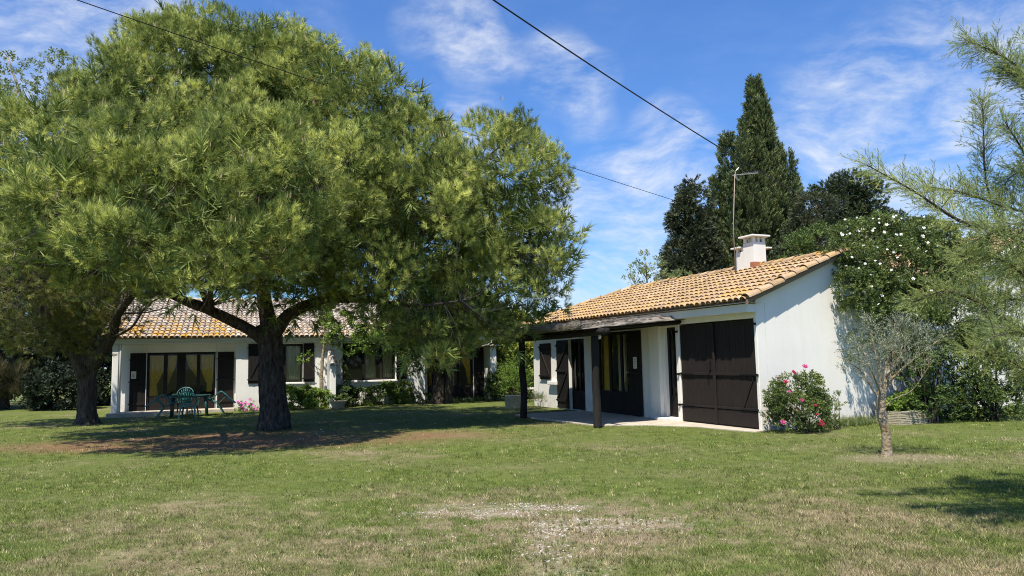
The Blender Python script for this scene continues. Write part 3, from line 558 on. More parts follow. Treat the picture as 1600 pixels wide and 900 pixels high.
# ------------------------------------------------------------------ right house (local x along the gable, y along the front, front faces -x)
RH = empty('house', (5.18, 15.73, 0), rad(24.08), 'small white outbuilding with ochre tiled roof and brown garage doors', 'house')
def right_house():
    w = MB(); T = .25; D_ = 5.0; Ln = 11.0; EZ = 2.70
    holes = [(.09, 2.72, .02, 2.38), (2.86, 3.32, .1, 2.33), (4.95, 6.75, .02, 2.33), (7.40, 8.44, .02, 2.20)]
    wall_grid(w, .251, Ln, -.2, EZ, [], lambda a, b, z0, z1: w.box(D_-T, D_, a, b, z0, z1)); wall_grid(w, .0, Ln, -.2, EZ, holes, lambda a, b, z0, z1: w.box(0, T, a, b, z0, z1))
    w.box(T+.001, D_-T-.001, Ln-T, Ln, -.2, EZ); pass
    w.box(-.11, -.001, 3.42, 3.86, -.1, 2.42); w.box(-.05, -.001, 6.98, 7.36, -.1, 2.3)
    w.build('wall', M['white2'], RH, bevel=.012)
    g = MB(); zt = 3.80                                          # gable triangle
    for y in (.0, Ln-.25):
        if y == 0:
            pts_ = [(.2505, -.2), (D_, -.2), (D_, 2.815), (D_/2, zt), (.2505, 2.815+.2505*(zt-2.815)/(D_/2))]; n_ = len(pts_)
            g.add([(a, 0, b) for a, b in pts_]+[(a, .25, b) for a, b in pts_], [tuple(range(n_)), tuple(range(n_, 2*n_))[::-1]]+[((i+1) % n_, i, i+n_, (i+1) % n_+n_) for i in range(n_)])
            q_ = [(0, 2.701), (.250, 2.701), (.250, 2.815+.25*(zt-2.815)/(D_/2)), (0, 2.815)]
            g.add([(a, 0, b) for a, b in q_]+[(a, .25, b) for a, b in q_], [(0, 1, 2, 3), (7, 6, 5, 4)]+[((i+1) % 4, i, i+4, (i+1) % 4+4) for i in range(4)])
    g.build('gable', M['white2'], RH)
    MB().box(-.27, -.002, -.04, Ln+.25, 2.50, 2.68).build('fascia', M['trim'], RH, bevel=.012)
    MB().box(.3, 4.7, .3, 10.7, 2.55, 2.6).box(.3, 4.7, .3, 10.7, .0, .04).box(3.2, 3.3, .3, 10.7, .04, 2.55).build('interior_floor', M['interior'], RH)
    # garage doors, each leaf with ledges, straps and a brace
    def gleaf(y0_, w_, flip):
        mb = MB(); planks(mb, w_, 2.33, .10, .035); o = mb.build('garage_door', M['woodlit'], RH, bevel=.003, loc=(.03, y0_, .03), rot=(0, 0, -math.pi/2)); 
        for z, hh in ((.40, .05), (1.15, .06)): MB().box(.0, w_, -.034, -.004, z-hh/2, z+hh/2).build('ledge', M['woodlit'], o, bevel=.003)
        MB().box(.0, w_, -.02, -.004, .03, .36).build('kick_board', M['woodlit'], o, bevel=.003)
        if flip: MB().bar((w_-.42, -.014, .43), (w_-.08, -.014, 1.08), .016, .018).build('brace', M['woodlit'], o)
        for z in (.40, 1.15): MB().box(*((-.06, .5) if not flip else (w_-.5, w_+.06)), -.042, -.0345, z-.018, z+.018).build('hinge', M['iron'], o)
        return o
    # leaf local +x points to world house -y (towards the gable corner)
    a = gleaf(2.70, 1.27, False); b = gleaf(1.42, 1.31, True)
    st = MB(); st.box(-.035, -.002, 1.385, 1.455, .04, 2.35); st.build('cover_strip', M['woodlit'], RH, bevel=.004)
    hd = MB(); hd.tube(curve([(-.05, 1.56, 1.30), (-.10, 1.56, 1.31), (-.11, 1.56, 1.38), (-.10, 1.56, 1.45), (-.05, 1.56, 1.46)], 4), .009, 8); hd.box(-.035, -.005, 1.545, 1.575, 1.28, 1.48); hd.build('door_handle', M['iron'], RH, smooth=False)
    for a0, a1, z in ((2.74, 2.80, .42), (2.74, 2.80, 1.16), (2.74, 2.80, 2.2), (.01, .06, 1.16), (.01, .06, 2.25)): MB().box(-.05, -.002, a0, a1, z-.02, z+.03).build('hinge_pin', M['iron'], RH)
    # small door with glass
    def gl(name, y0_, y1_, z0_, z1_, x, mull, kick, fwd=.07):
        o = empty('temp'); bpy.data.objects.remove(o)
        f = glazed(name, RH, -y1_, -y0_, z0_, z1_, x, M['wood'], [(-c, w_) for c, w_ in mull], kick=kick, fw_=fwd); f.rotation_euler = (0, 0, -math.pi/2)
        return f
    gl('door', 2.86, 3.32, .1, 2.33, .09, [], .62)
    MB().box(-.32, .1, 2.8, 3.40, -.1, .095).build('doorstep', M['white2'], RH, bevel=.012)
    f = gl('french_door', 4.95, 6.75, .02, 2.33, .08, [(5.5, .10), (6.1, .12)], .66, .09)
    c1 = curtain(f, [(2.25, -6.7, -6.2), (.1, -6.7, -6.2)], .24, M['curtain'], 7); curtain(f, [(2.25, -6.0, -5.56), (.1, -6.0, -5.56)], .3, M['pale_curtain'], 6); curtain(f, [(2.25, -5.46, -5.0), (.1, -5.46, -5.0)], .3, M['pale_curtain'], 6)
    s = leaf('shutter', RH, .60, 2.28, (-.05, 4.93, .03), -math.pi/2, M['wood'], False, (.12, .5, .88)); notice(s, .33, -.005, 1.42, .17, .31)
    gl('french_door', 7.40, 8.44, .02, 2.20, .10, [(7.92, .1)], .6, .08)
    leaf('shutter', RH, .76, 2.16, (-.05, 9.18, .03), -math.pi/2, M['wood'], True, (.12, .55, .92))
    leaf('shutter', RH, .78, 1.20, (-.05, 10.42, .92), -math.pi/2, M['woodlit'], True, (.1, .9), True)
    MB().box(-.12, -.002, 9.15, 9.75, .76, .88).build('window_sill', M['white2'], RH, bevel=.01)
    # roof: hip at the far end, gable at the near end
    P = rad(21.3); c_, s_ = math.cos(P), math.sin(P); ov = .36; z0_ = 2.70; RU = 2.5; SL = (RU+ov)/c_; rz_ = z0_+SL*s_; y0_ = -.15; yN = Ln+ov; hip = yN-(RU+ov)
    rf = MB(); rf.add([(-ov, y0_, z0_), (-ov, yN, z0_), (D_+ov, yN, z0_), (D_+ov, y0_, z0_), (RU, y0_, rz_), (RU, hip, rz_)], [(0, 4, 5, 1), (3, 2, 5, 4), (1, 5, 2)])
    rf.add([(-ov, y0_, z0_), (-.0, y0_, z0_), (0, yN, z0_), (-ov, yN, z0_)], [(0, 1, 2, 3)])
    ro = rf.build('roof', M['cream'], RH); Lf = yN-y0_
    cl = lambda u, s: u < Lf-.1-s*c_
    lich = lambda u, s: 1.0 if (s < .8 or u > 7) else (.75 if u < 3 else .6)
    tile_part('tiles', ro, (-ov-.02, y0_, z0_), (0, 1, 0), (c_, 0, s_), Lf, SL, M['tileR'], clip=cl, lich=lich)
    tile_part('tiles', ro, (D_+ov, y0_, z0_), (0, 1, 0), (-c_, 0, s_), Lf, SL, M['tileR'], clip=cl, lich=lich)
    Lh = D_+2*ov; tile_part('tiles', ro, (-ov, yN, z0_), (1, 0, 0), (0, -c_, s_), Lh, SL, M['tileR'], clip=lambda u, s: s*c_ < min(u, Lh-u)-.1, lich=lich)
    ridge_part('ridge_tiles', ro, (RU, y0_-.03, rz_+.06), (RU, hip, rz_+.06), M['tileR']); ridge_part('ridge_tiles', ro, (RU, hip, rz_+.06), (-ov, yN, z0_+.06), M['tileR']); ridge_part('ridge_tiles', ro, (RU, hip, rz_+.06), (D_+ov, yN, z0_+.06), M['tileR'])
    v1 = ridge_part('verge_tiles', ro, (-ov, y0_+.03, z0_+.075), (RU, y0_+.03, rz_+.075), M['tileR'], r=.12, lich=.6); ridge_part('verge_tiles', ro, (D_+ov, y0_+.03, z0_+.075), (RU, y0_+.03, rz_+.075), M['tileR'], r=.12)
    for xa, xb in ((-ov, RU), (D_+ov, RU)):
        q = MB(); q.add([(xa, y0_-.02, z0_-.035), (xb, y0_-.02, rz_-.035), (xb, y0_-.02, rz_+.06), (xa, y0_-.02, z0_+.06), (xa, y0_+.05, z0_-.035), (xb, y0_+.05, rz_-.035), (xb, y0_+.05, rz_+.06), (xa, y0_+.05, z0_+.06)], [(0, 1, 2, 3), (7, 6, 5, 4), (0, 4, 5, 1), (3, 2, 6, 7), (0, 3, 7, 4), (1, 5, 6, 2)]); q.build('verge_board', M['tileR'], ro)
    # chimney: two flues with slab caps
    cx, cy = RU-.05, 2.62
    ch = MB(); ch.box(cx-.20, cx+.20, cy-.20, cy+.20, 3.6, 4.50); ch.box(cx-.18, cx+.18, cy+.205, cy+.52, 3.6, 4.30)
    for px_, py_ in ((-.19, -.19), (.12, -.19), (-.19, .11), (.12, .11)): ch.box(cx+px_, cx+px_+.07, cy+py_, cy+py_+.08, 4.50, 4.64)
    ch.box(cx-.04, cx+.03, cy-.18, cy+.18, 4.50, 4.64)
    for px_, py_ in ((-.17, .22), (.09, .22), (-.17, .43), (.09, .43)): ch.box(cx+px_, cx+px_+.07, cy+py_, cy+py_+.08, 4.30, 4.40)
    c = ch.build('chimney', M['white2'], ro, bevel=.008); MB().box(cx-.29, cx+.30, cy-.28, cy+.27, 4.64, 4.685).box(cx-.26, cx+.28, cy+.275, cy+.62, 4.40, 4.44).box(cx+.21, cx+.38, cy-.24, cy-.02, 4.34, 4.38).build('cap', M['white2'], c, bevel=.008)
    MB().box(cx-.225, cx+.205, cy-.222, cy-.06, 3.7, 3.98).build('brick_base', M['brick'], c, bevel=.004)
right_house()
def RHp(t, n, z): a = rad(24.08); return (5.18-math.sin(a)*t-math.cos(a)*n, 15.73+math.cos(a)*t-math.sin(a)*n, z)
def RHg(u, n, z): a = rad(24.08); return (5.18+math.cos(a)*u+math.sin(a)*n, 15.73+math.sin(a)*u-math.cos(a)*n, z)   # in front of the gable wall
def LHp(t, n, z): a = rad(19.44); return (-13.37+math.cos(a)*t+math.sin(a)*n, 26+math.sin(a)*t-math.cos(a)*n, z)
pv = [RHp(t, n, 0)[:2] for t, n in ((-.12, 0.002), (-.15, .32), (1.5, .62), (2.4, 1.15), (3.1, 2.2), (5.7, 2.45), (7.4, 2.35), (7.6, 0.002))]
tag(MB().prism(pv, -.1, .028).build('pavement', M['concrete'], bevel=.008), kind='structure')
# ------------------------------------------------------------------ porch
def porch():
    o = empty('porch', (5.18, 15.73, 0), rad(24.08), 'rustic porch of dark log posts under a weathered thatch canopy', 'porch')
    for (t, n, top, lean) in ((2.78, 2.34, 2.13, .03), (6.45, 2.53, 2.10, -.02)):
        pts = curve([(-n, t, -.05), (-n+.02, t+lean, .7), (-n-.01, t, 1.4), (-n, t, top)], 8); m_ = MB(); m_.tube(pts, lerpr(.098, .082, len(pts)), 16, gnarl=.12, seed=t); m_.build('post', M['log'], o, smooth=True)
    b = MB(); b.tube(curve([(-2.44, 2.05, 2.20), (-2.46, 4.5, 2.17), (-2.5, 7.5, 2.18)], 8), .075, 12, gnarl=.1); b.build('beam', M['log'], o, smooth=True)
    MB().bar((-.09, 2.62, 2.44), (-.09, 7.6, 2.40), .14, .13).build('wall_beam', M['log'], o, bevel=.01)
    for i in range(9):
        t = 2.62+i*.6; r_ = MB(); r_.tube(curve([(-.0, t+.0, 2.44), (-1.3, t-.02, 2.35), (-2.72, t-.05, 2.27)], 5), .042, 8, gnarl=.1, seed=i); r_.build('rafter', M['log'], o, smooth=True)
    # thatch: uneven slab of layered stalks
    nx_, ny_ = 90, 44; V = []; 
    for side in (0, 1):
        for i in range(nx_+1):
            for j in range(ny_+1):
                u = i/nx_; v = j/ny_; t = 2.42+u*5.35+.12*mnoise.noise(Vector((v*5, 3, side)))*(1-u)+.5*(.5-v)*(1-u)**3*0; n = v*2.85+.07*mnoise.noise(Vector((u*14, 1, 0)))*v
                edge = min(1, u*30+.25, (1-u)*20+.2)*min(1, (1-v)*9+.25); z = 2.50-.23*v*1.0
                thick = (.06+.09*abs(mnoise.noise(Vector((u*9, v*3, 7))))+.035*mnoise.noise(Vector((u*60, v*3, 2))))*edge+.012*math.sin(v*30+4*mnoise.noise(Vector((u*5, v*2, 0))))
                V.append((-n, t, z+(thick if side == 0 else -.015)))
    a = (nx_+1)*(ny_+1); idx = lambda s, i, j: s*a+i*(ny_+1)+j; Fc = []
    for i in range(nx_):
        for j in range(ny_): Fc += [(idx(0, i, j), idx(0, i, j+1), idx(0, i+1, j+1), idx(0, i+1, j)), (idx(1, i, j), idx(1, i+1, j), idx(1, i+1, j+1), idx(1, i, j+1))]
    for i in range(nx_): Fc += [(idx(0, i, ny_), idx(1, i, ny_), idx(1, i+1, ny_), idx(0, i+1, ny_)), (idx(0, i, 0), idx(0, i+1, 0), idx(1, i+1, 0), idx(1, i, 0))]
    for j in range(ny_): Fc += [(idx(0, 0, j), idx(1, 0, j), idx(1, 0, j+1), idx(0, 0, j+1)), (idx(0, nx_, j), idx(0, nx_, j+1), idx(1, nx_, j+1), idx(1, nx_, j))]
    th = raw('thatch', V, Fc, M['thatch'], o, smooth=True)
    n = 5200; u = rng.random(n); v = rng.random(n)**.6; edge = rng.random(n) < .3; v = np.where(edge, 1.0, v); pos = np.stack([-(v*2.82), 2.45+u*5.25, 2.50-.23*v+.09+rng.normal(0, .03, n)], 1)
    d = np.stack([-np.ones(n), rng.normal(0, .25, n), -.08+rng.normal(0, .10, n)], 1); V_, F_ = shoot(6, 1, .05, .22, .4, 12)
    tm = mat('thatch_stalk', (.3, .26, .2), rough=.95, tint=[(0, (.09, .075, .06)), (1, (.42, .38, .32)), (.5, (.24, .205, .165))]); scatter('stalks', V_, F_, pos, d, .16, np.clip(rng.normal(.5, .25, n), 0, 1), tm, th)
    return o
porch()
l_ = empty('porch_lamp', RHp(2.95, 2.28, 2.10), 0, 'small round glass lamp fixed high on the near porch post', 'lamp')
MB().tube([(0.06, 0, .06), (0.10, 0, .03), (.12, 0, .0)], .018, 8).build('bracket', M['iron'], l_)
mb = MB(); mb.tube([(.13, 0, .05), (.13, 0, .045), (.13, 0, .0), (.13, 0, -.045), (.13, 0, -.06)], [.02, .05, .062, .05, .02], 14); mb.build('globe', M['paper'], l_, smooth=True)
# ------------------------------------------------------------------ annex at the right edge
def annex():
    o = empty('house', RHg(5.05, -.9, 0), rad(24.08), 'white walled building half hidden by tamarisk at right edge', 'house')
    w = MB(); w.prism([(0, 0), (13, 0), (13, .3), (0, .3)], -.2, 2.2); w.build('wall', M['white2'], o, bevel=.01)
    z0_, z1_ = 2.55, 5.0; xa, xb = 1.0, 6.6
    g = MB(); g.add([(0, .003, 2.2), (13, .003, 2.2), (xb, .003, z1_-.02), (0, .003, 2.3), (0, .28, 2.2), (13, .28, 2.2), (xb, .28, z1_-.02), (0, .28, 2.3)], [(0, 1, 2, 3), (7, 6, 5, 4), (2, 1, 5, 6), (3, 2, 6, 7), (0, 3, 7, 4)]); g.build('gable', M['white2'], o)
    s = MB(); s.bar((-.2, -.06, 2.20), (xb, -.06, z1_+.05), .24, .07); s.bar((13.2, -.06, 2.20), (xb, -.06, z1_+.05), .24, .07); s.build('verge_board', M['white2'], o)
    d = Vector((xb+.2, 0, z1_+.02-2.2)); SL = d.length; d.normalize(); r_ = MB(); r_.add([(-.2, -.1, 2.24), (xb, -.1, z1_+.08), (xb, 8, z1_+.08), (-.2, 8, 2.24), (13.2, -.1, 2.24), (13.2, 8, 2.24)], [(0, 1, 2, 3), (1, 4, 5, 2)]); rf = r_.build('roof', M['cream'], o)
    tile_part('tiles', rf, (-.2, 0, 2.28), (0, 1, 0), tuple(d), 8, SL, M['tileR'], lich=lambda u, s_: .4)
    c = MB(); c.box(1.75, 2.1, 2.1, 2.5, 3.0, 4.9); ch = c.build('chimney', M['brick'], rf, bevel=.01); MB().box(1.68, 2.17, 2.03, 2.57, 4.9, 4.97).build('cap', M['stone'], ch)
annex()
# ------------------------------------------------------------------ pine
def limb(mb, pts, r0, r1, sides=12, gn=.12, seed=0, n=8):
    c = curve(pts, n); mb.tube(c, lerpr(r0, r1, len(c), .8), sides, gnarl=gn, seed=seed, ridges=5 if sides > 10 else 0); return c
def pine():
    bx, by = -6.04, 18.77; o = empty('pine_tree', (bx, by, 0), 0, 'huge spreading pine with one thick dark trunk in the middle of the lawn', 'tree')
    off = np.array([bx, by, 0.]); A = lambda x, y, D: at(x, y, D)-off
    t = MB(); ring = curve([(0.02, 0, -.1), (0, 0, .08), (-.02, 0, .5), (-.05, 0, 1.2), (-.1, .02, 1.9), (-.16, .05, 2.6)], 9); rr = [.43, .385, .335, .305, .29, .30]; R_ = np.interp(np.linspace(0, 5, len(ring)), range(6), rr); t.tube(ring, list(R_), 48, gnarl=.11, ridges=13, seed=4, cap=False)
    t.build('trunk', M['bark'], o, smooth=True)
    paths = [([A(424, 520, 18.8), A(412, 460, 18.9), A(405, 400, 18.9), A(385, 300, 18.9), A(360, 200, 18.9), A(335, 90, 18.8)], .22, .05),
             ([A(418, 535, 18.7), A(385, 512, 18.4), A(330, 486, 17.9), A(270, 462, 17.4), A(215, 430, 16.9), A(130, 380, 16.3), A(30, 290, 15.8)], .17, .045),
             ([A(270, 462, 17.4), A(262, 430, 15.4), A(235, 390, 13.4), A(180, 340, 12.8), A(110, 330, 12.9)], .09, .02), ([A(330, 486, 17.9), A(330, 450, 15.8), A(350, 400, 13.8), A(390, 340, 13.6)], .08, .02),
             ([A(270, 462, 17.4), A(200, 440, 16.6), A(120, 420, 16), A(20, 410, 15.6)], .09, .02),
             ([A(430, 520, 18.7), A(455, 490, 18.5), A(510, 467, 18.3), A(590, 450, 18), A(680, 425, 17.9), A(780, 400, 18), A(860, 360, 18.2)], .18, .03),
             ([A(510, 467, 18.3), A(580, 470, 17.6), A(650, 478, 17.2), A(720, 470, 17)], .09, .02),
             ([A(410, 440, 18.9), A(470, 370, 18.2), A(530, 300, 17.8), A(590, 200, 17.8)], .13, .03), ([A(408, 430, 18.9), A(340, 360, 18), A(260, 280, 17.2), A(190, 160, 17)], .13, .03),
             ([A(405, 420, 18.9), A(410, 380, 16.8), A(420, 330, 15), A(410, 260, 14)], .12, .03), ([A(405, 400, 18.9), A(450, 300, 20.5), A(520, 220, 21)], .12, .03), ([A(405, 400, 18.9), A(330, 300, 20.5), A(270, 220, 21)], .12, .03),
             ([A(590, 450, 18), A(650, 380, 17.6), A(700, 300, 17.4), A(780, 230, 17.6)], .09, .02), ([A(330, 486, 17.9), A(300, 420, 16.2), A(260, 350, 14.8), A(220, 290, 14.3)], .09, .02), ([A(470, 370, 18.2), A(480, 280, 18.6), A(480, 150, 18.6)], .1, .02),
             ([A(385, 300, 18.9), A(440, 200, 18.5), A(450, 80, 18.5)], .08, .02), ([A(130, 380, 16.3), A(90, 300, 16), A(60, 220, 16)], .06, .02)]
    l_ = MB(); pts = []
    for i, (p, a, b) in enumerate(paths): pts += list(limb(l_, p, a, b, 14, .13, i*3.1))
    l_.build('limbs', M['bark'], o, smooth=True)
    lob = [(330, 165, 18.8, 2.35), (400, 120, 19, 1.75), (260, 100, 18.6, 1.35), (195, 165, 17.2, 1.45), (60, 275, 14.8, 1.4), (20, 215, 16.2, .85), (475, 150, 19, 1.7), (570, 190, 18.6, 1.65), (640, 250, 18, 1.3), (650, 340, 17, 1.7), (785, 295, 18, 1.75), (800, 385, 18.2, 1.72), (760, 440, 18.5, 1.6), (600, 400, 17.2, 1.5),
           (410, 300, 14.4, 1.6), (300, 330, 13.4, 1.35), (215, 285, 13.6, 1.25), (105, 350, 13.2, 1.15), (200, 385, 12.6, .95), (320, 395, 12.9, .85), (420, 380, 13.8, .9), (490, 370, 15.6, 1.25), (380, 400, 15.6, 1.05), (320, 320, 21.5, 2.3), (500, 300, 22, 2.3), (690, 350, 21, 2.0), (150, 320, 19.3, 1.7), (560, 280, 16.4, 1.3), (700, 490, 18.2, .95), (620, 475, 17.6, .8), (838, 440, 18.3, 1.05), (500, 455, 18.8, .6), (30, 360, 16, 1.2), (250, 420, 16.8, .8), (790, 500, 19, .6), (660, 525, 18.5, .55), (150, 440, 16.4, .75), (440, 470, 17.6, .45)]
    lob += [(400, 330, 18.6, 2.1), (470, 250, 18.6, 1.6), (560, 350, 19.4, 1.5), (260, 290, 18, 1.8), (340, 250, 16.6, 1.6), (520, 420, 17.2, .95), (60, 330, 17.5, 1.5), (180, 400, 17.4, 1.0), (700, 400, 18.2, 1.4), (430, 200, 17.6, 1.5), (150, 230, 16.2, 1.2), (430, 385, 17.3, 1.1), (380, 435, 17.2, .6), (475, 430, 17.4, .7), (325, 425, 17, .65), (650, 505, 17.6, .7), (720, 500, 18, .8), (800, 480, 18.4, .85), (855, 465, 18.6, .6), (560, 455, 17.3, .6), (610, 510, 17.5, .4), (300, 448, 16.5, .5), (355, 468, 17.3, .42), (405, 405, 16.9, .85), (400, 445, 17.1, .6), (250, 452, 16.2, .45), (430, 470, 17.6, .5), (485, 462, 17.4, .5), (550, 470, 17.6, .5), (665, 530, 17.8, .5), (740, 510, 18, .5), (800, 510, 18.4, .5), (700, 545, 17.8, .4)]
    lobes = [(A(x, y, D), max(r*.94-.16, r*.72)) for x, y, D, r in lob]
    P, c = crown('crown', lobes, 2900, .28, 23, PINE, .122, M['pine'], o, up=.9, inner=.78, flat=1.0, tb=.52, tv=.24, outb=.3, cleft=.22, lo=.70, hi=1.13)
    inn = [(c_, r_*.74) for c_, r_ in lobes]
    crown('inner_foliage', inn, 680, .6, 9, shoot(22, 1.0, .11, 1.0, 1.0, 41), .27, M['pine'], o, up=.3, inner=.0, flat=.9, tb=.25, tv=.12, outb=.2)  # tinted darker than the outer shoots: shade of the hollows painted in
    # a few dense tips rising above the outline, with pale candles
    top = P[(P[:, 2] > 3.6)]; sel = top[rng.permutation(len(top))[:620]]; sel = sel+rng.normal(0, .12, sel.shape)+np.array([0, 0, .33])
    cv, cf_ = np.array([1.8, 1.8, 1])*np.array([(-.04, 0, 0), (.04, 0, 0), (0, 0, 1), (0, -.04, 0), (0, .04, 0), (0, 0, 1), (.22, 0, 0), (.28, .02, 0), (.24, .05, .7), (-.15, .18, 0), (-.10, .22, 0), (-.12, .24, .8)]), np.array([(0, 1, 2), (3, 4, 5), (6, 7, 8), (9, 10, 11)])
    scatter('candles', cv, cf_, sel, np.tile([0, 0, 1.], (len(sel), 1))+rng.normal(0, .1, (len(sel), 3)), .16, np.full(len(sel), .5), M['candle'], c)
    twigs('twigs', P, pts, M['twigd'], o, .017, n=700, maxd=3.2)
    low = P[(P[:, 2] < 5.5)]; twigs('dead_twigs', low, pts, M['twig'], o, .011, n=420, maxd=2.6, sag=.05, tips=3)
pine()
# ------------------------------------------------------------------ old tree at the left
def gnarled(name, label, base, px, lob, m_, bark, ncl, rc, nper, tmpl, sc, r, group=None, tw=True, cat='tree', up=.3, tb=.5, tipmat='twigd', inner=.66, tv=.16, flat=.85, down=-.55, r1=.03, tips=0):
    """tree from trunk paths and lobes given as photo pixels with distance"""
    o = empty(name, tuple(base), 0, label, cat, group); off = np.array(base, float); t = MB(); pts = []
    for i, p in enumerate(px):
        P_ = [np.array(q)-off if len(q) == 4 else at(*q)-off for q in p[0]]; pts += list(limb(t, P_, p[1], p[2], 20 if p[1] > .12 else 8, .14, i+len(label)))
    t.build('trunk', M[bark], o, smooth=True)
    P, c = crown('crown', [(at(x, y, D)-off, rr) for x, y, D, rr in lob], ncl, rc, nper, tmpl, sc, M[m_], o, up=up, tb=tb, inner=inner, tv=tv, flat=flat, down=down)
    if tw: twigs('twigs', P, pts, M[tipmat], o, .012, maxd=3.5, tips=tips)
    return o
b = G(-13.15, 22.88)
def left_tree():
    o = empty('old_tree', b, 0, 'old forked tree with furrowed leaning trunk beside the left terrace', 'tree'); off = np.array(b); A = lambda x, y, D: at(x, y, D)-off; t = MB(); pts = []
    main = curve([A(134, 668, 22.9), A(135, 655, 22.9), A(136, 630, 22.9), A(137, 590, 22.9), A(140, 545, 22.8)], 8); t.tube(main, list(np.interp(np.linspace(0, 4, len(main)), range(5), [.40, .31, .25, .24, .255])), 36, gnarl=.13, ridges=9, seed=2)
    for p, a, c in (([A(133, 585, 22.8), A(110, 540, 22.6), A(80, 500, 22.3), A(50, 450, 22), A(20, 400, 21.7)], .24, .05), ([A(145, 570, 22.8), A(172, 528, 22.5), A(185, 490, 22), A(210, 460, 21.6), A(240, 425, 21.2)], .22, .04), ([A(142, 560, 22.8), A(148, 500, 22.9), A(140, 430, 22.8)], .2, .05), ([A(172, 528, 22.5), A(205, 512, 21.8), A(240, 470, 21.4), A(330, 440, 21)], .05, .012), ([A(185, 490, 22), A(230, 488, 21.5), A(268, 478, 21)], .03, .01)): pts += list(limb(t, p, a, c, 16, .13, a*50))
    t.build('trunk', M['barkg'], o, smooth=True)
    lob = [(40, 440, 21.6, 1.5), (110, 430, 22, 1.4), (165, 450, 21.8, .95), (60, 510, 22.3, .9), (130, 500, 22.6, .8), (205, 470, 21.5, .55), (0, 480, 22, 1.2), (190, 500, 22.2, .45), (90, 380, 22, 1.3), (160, 530, 22.9, .35)]
    P, c = crown('crown', [(A(x, y, D), r) for x, y, D, r in lob], 330, .38, 20, PINE2, .15, M['ltree'], o, up=.15, tb=.5, tv=.2)
    twigs('twigs', P, pts, M['twig'], o, .012, n=240, maxd=2.6, tips=2)
left_tree()
def path(*a): return list(a)
# second old tree by the right-hand doors of the long house
gnarled('old_tree', 'twin stemmed pale barked tree in front of the right hand curtained doors', (-2.78, 28.4, 0), [([(700, 634, 28.4), (700, 605, 28.4), (703, 570, 28.4), (706, 530, 28.4), (715, 490, 28.2)], .20, .09), ([(682, 634, 28.4), (684, 605, 28.4), (686, 570, 28.4), (680, 530, 28.4), (668, 490, 28.2)], .24, .09), ([(691, 636, 28.35), (689, 615, 28.35), (690, 590, 28.3)], .22, .12)],
        [(640, 525, 27.8, .6), (680, 530, 27.6, .8), (670, 560, 27.4, .55), (715, 515, 28, .55), (700, 480, 28, 1.1), (750, 490, 28.5, .7), (650, 480, 28, .9)], 'shrub', 'barkg', 130, .38, 14, LEAF, .20, .2, tb=.45)
gnarled('vine', 'bright leaved vine trained under the eave above the right hand doors', LHp(11.0, .8, 0), [([(650, 560, 28.5), (655, 540, 28.4), (690, 530, 28.3), (740, 530, 28.6)], .02, .008)], [(745, 532, 29, .35), (765, 528, 29.2, .3), (725, 540, 28.8, .3), (610, 515, 27.5, .45), (630, 525, 27.5, .35)], 'bright', 'barkg', 34, .24, 11, LEAFB, .16, .1, cat='vine', tb=.6)
# sapling against the long house
gnarled('sapling', 'slim pale stemmed young tree between the two shuttered windows', LHp(6.45, .55, 0), [([(502, 628, 27.4), (502, 590, 27.4), (505, 550, 27.4), (508, 515, 27.4), (500, 480, 27.4)], .075, .04), ([(507, 532, 27.4), (525, 525, 27.2), (560, 530, 27), (600, 542, 26.8)], .03, .012), ([(506, 545, 27.4), (495, 520, 27.2), (480, 505, 27)], .025, .012)],
        [(545, 528, 27, .4), (575, 532, 27, .35), (520, 524, 27.1, .3), (590, 542, 26.8, .25), (500, 495, 27.2, .4), (530, 508, 27.2, .4), (482, 562, 27.2, .16)], 'bright', 'olivebark', 42, .20, 10, LEAFB, .15, .07, cat='young tree', tb=.5)
# ------------------------------------------------------------------ trees behind
def spires(name, label, base, sp, m_, n, sc, tmpl, bark='barkg', cat='tree', lump=.22, group=None, seed=1, up=1.2):
    """cypress built of pointed columns: sp = (dx,dy,radius,z0,height)"""
    o = empty(name, base, 0, label, cat, group); pos = []; dr = []; tt = []; tot = sum(s[2]*s[4] for s in sp)
    for i, (dx, dy, R, z0_, h) in enumerate(sp):
        k = int(n*R*h/tot); u = rng.random(k)**.85; a = rng.random(k)*2*math.pi; prof = np.minimum(1, u*5+.35)*(1-u)**.7; z = z0_+u*h
        lmp = np.array([mnoise.noise(Vector((math.cos(q)*1.7+i*5, math.sin(q)*1.7, w_*.75+seed))) for q, w_ in zip(a, z)]); fine = np.array([mnoise.noise(Vector((math.cos(q)*4+i*5, math.sin(q)*4, w_*2.4+seed))) for q, w_ in zip(a, z)])
        r = R*prof*(1+lump*1.6*lmp+lump*fine)*(.80+.2*rng.random(k)**.5)+.05; P_ = np.stack([dx+r*np.cos(a), dy+r*np.sin(a), z], 1); pos.append(P_); dr.append(np.stack([np.cos(a)*.8, np.sin(a)*.8, np.full(k, up)], 1)+rng.normal(0, .25, (k, 3))); tt.append(np.clip(.48+.5*lmp+.45*fine+rng.normal(0, .12, k), 0, 1))
    MB().tube([(0, 0, -.1), (0, 0, 3), (0, 0, max(s[3]+s[4] for s in sp)*.8)], [.3, .25, .05], 12, gnarl=.1).build('trunk', M[bark], o, smooth=True)
    P_ = np.concatenate(pos); scatter('crown', *tmpl, P_, np.concatenate(dr), sc*(.7+.6*rng.random(len(P_))), np.concatenate(tt), M[m_], o); return o
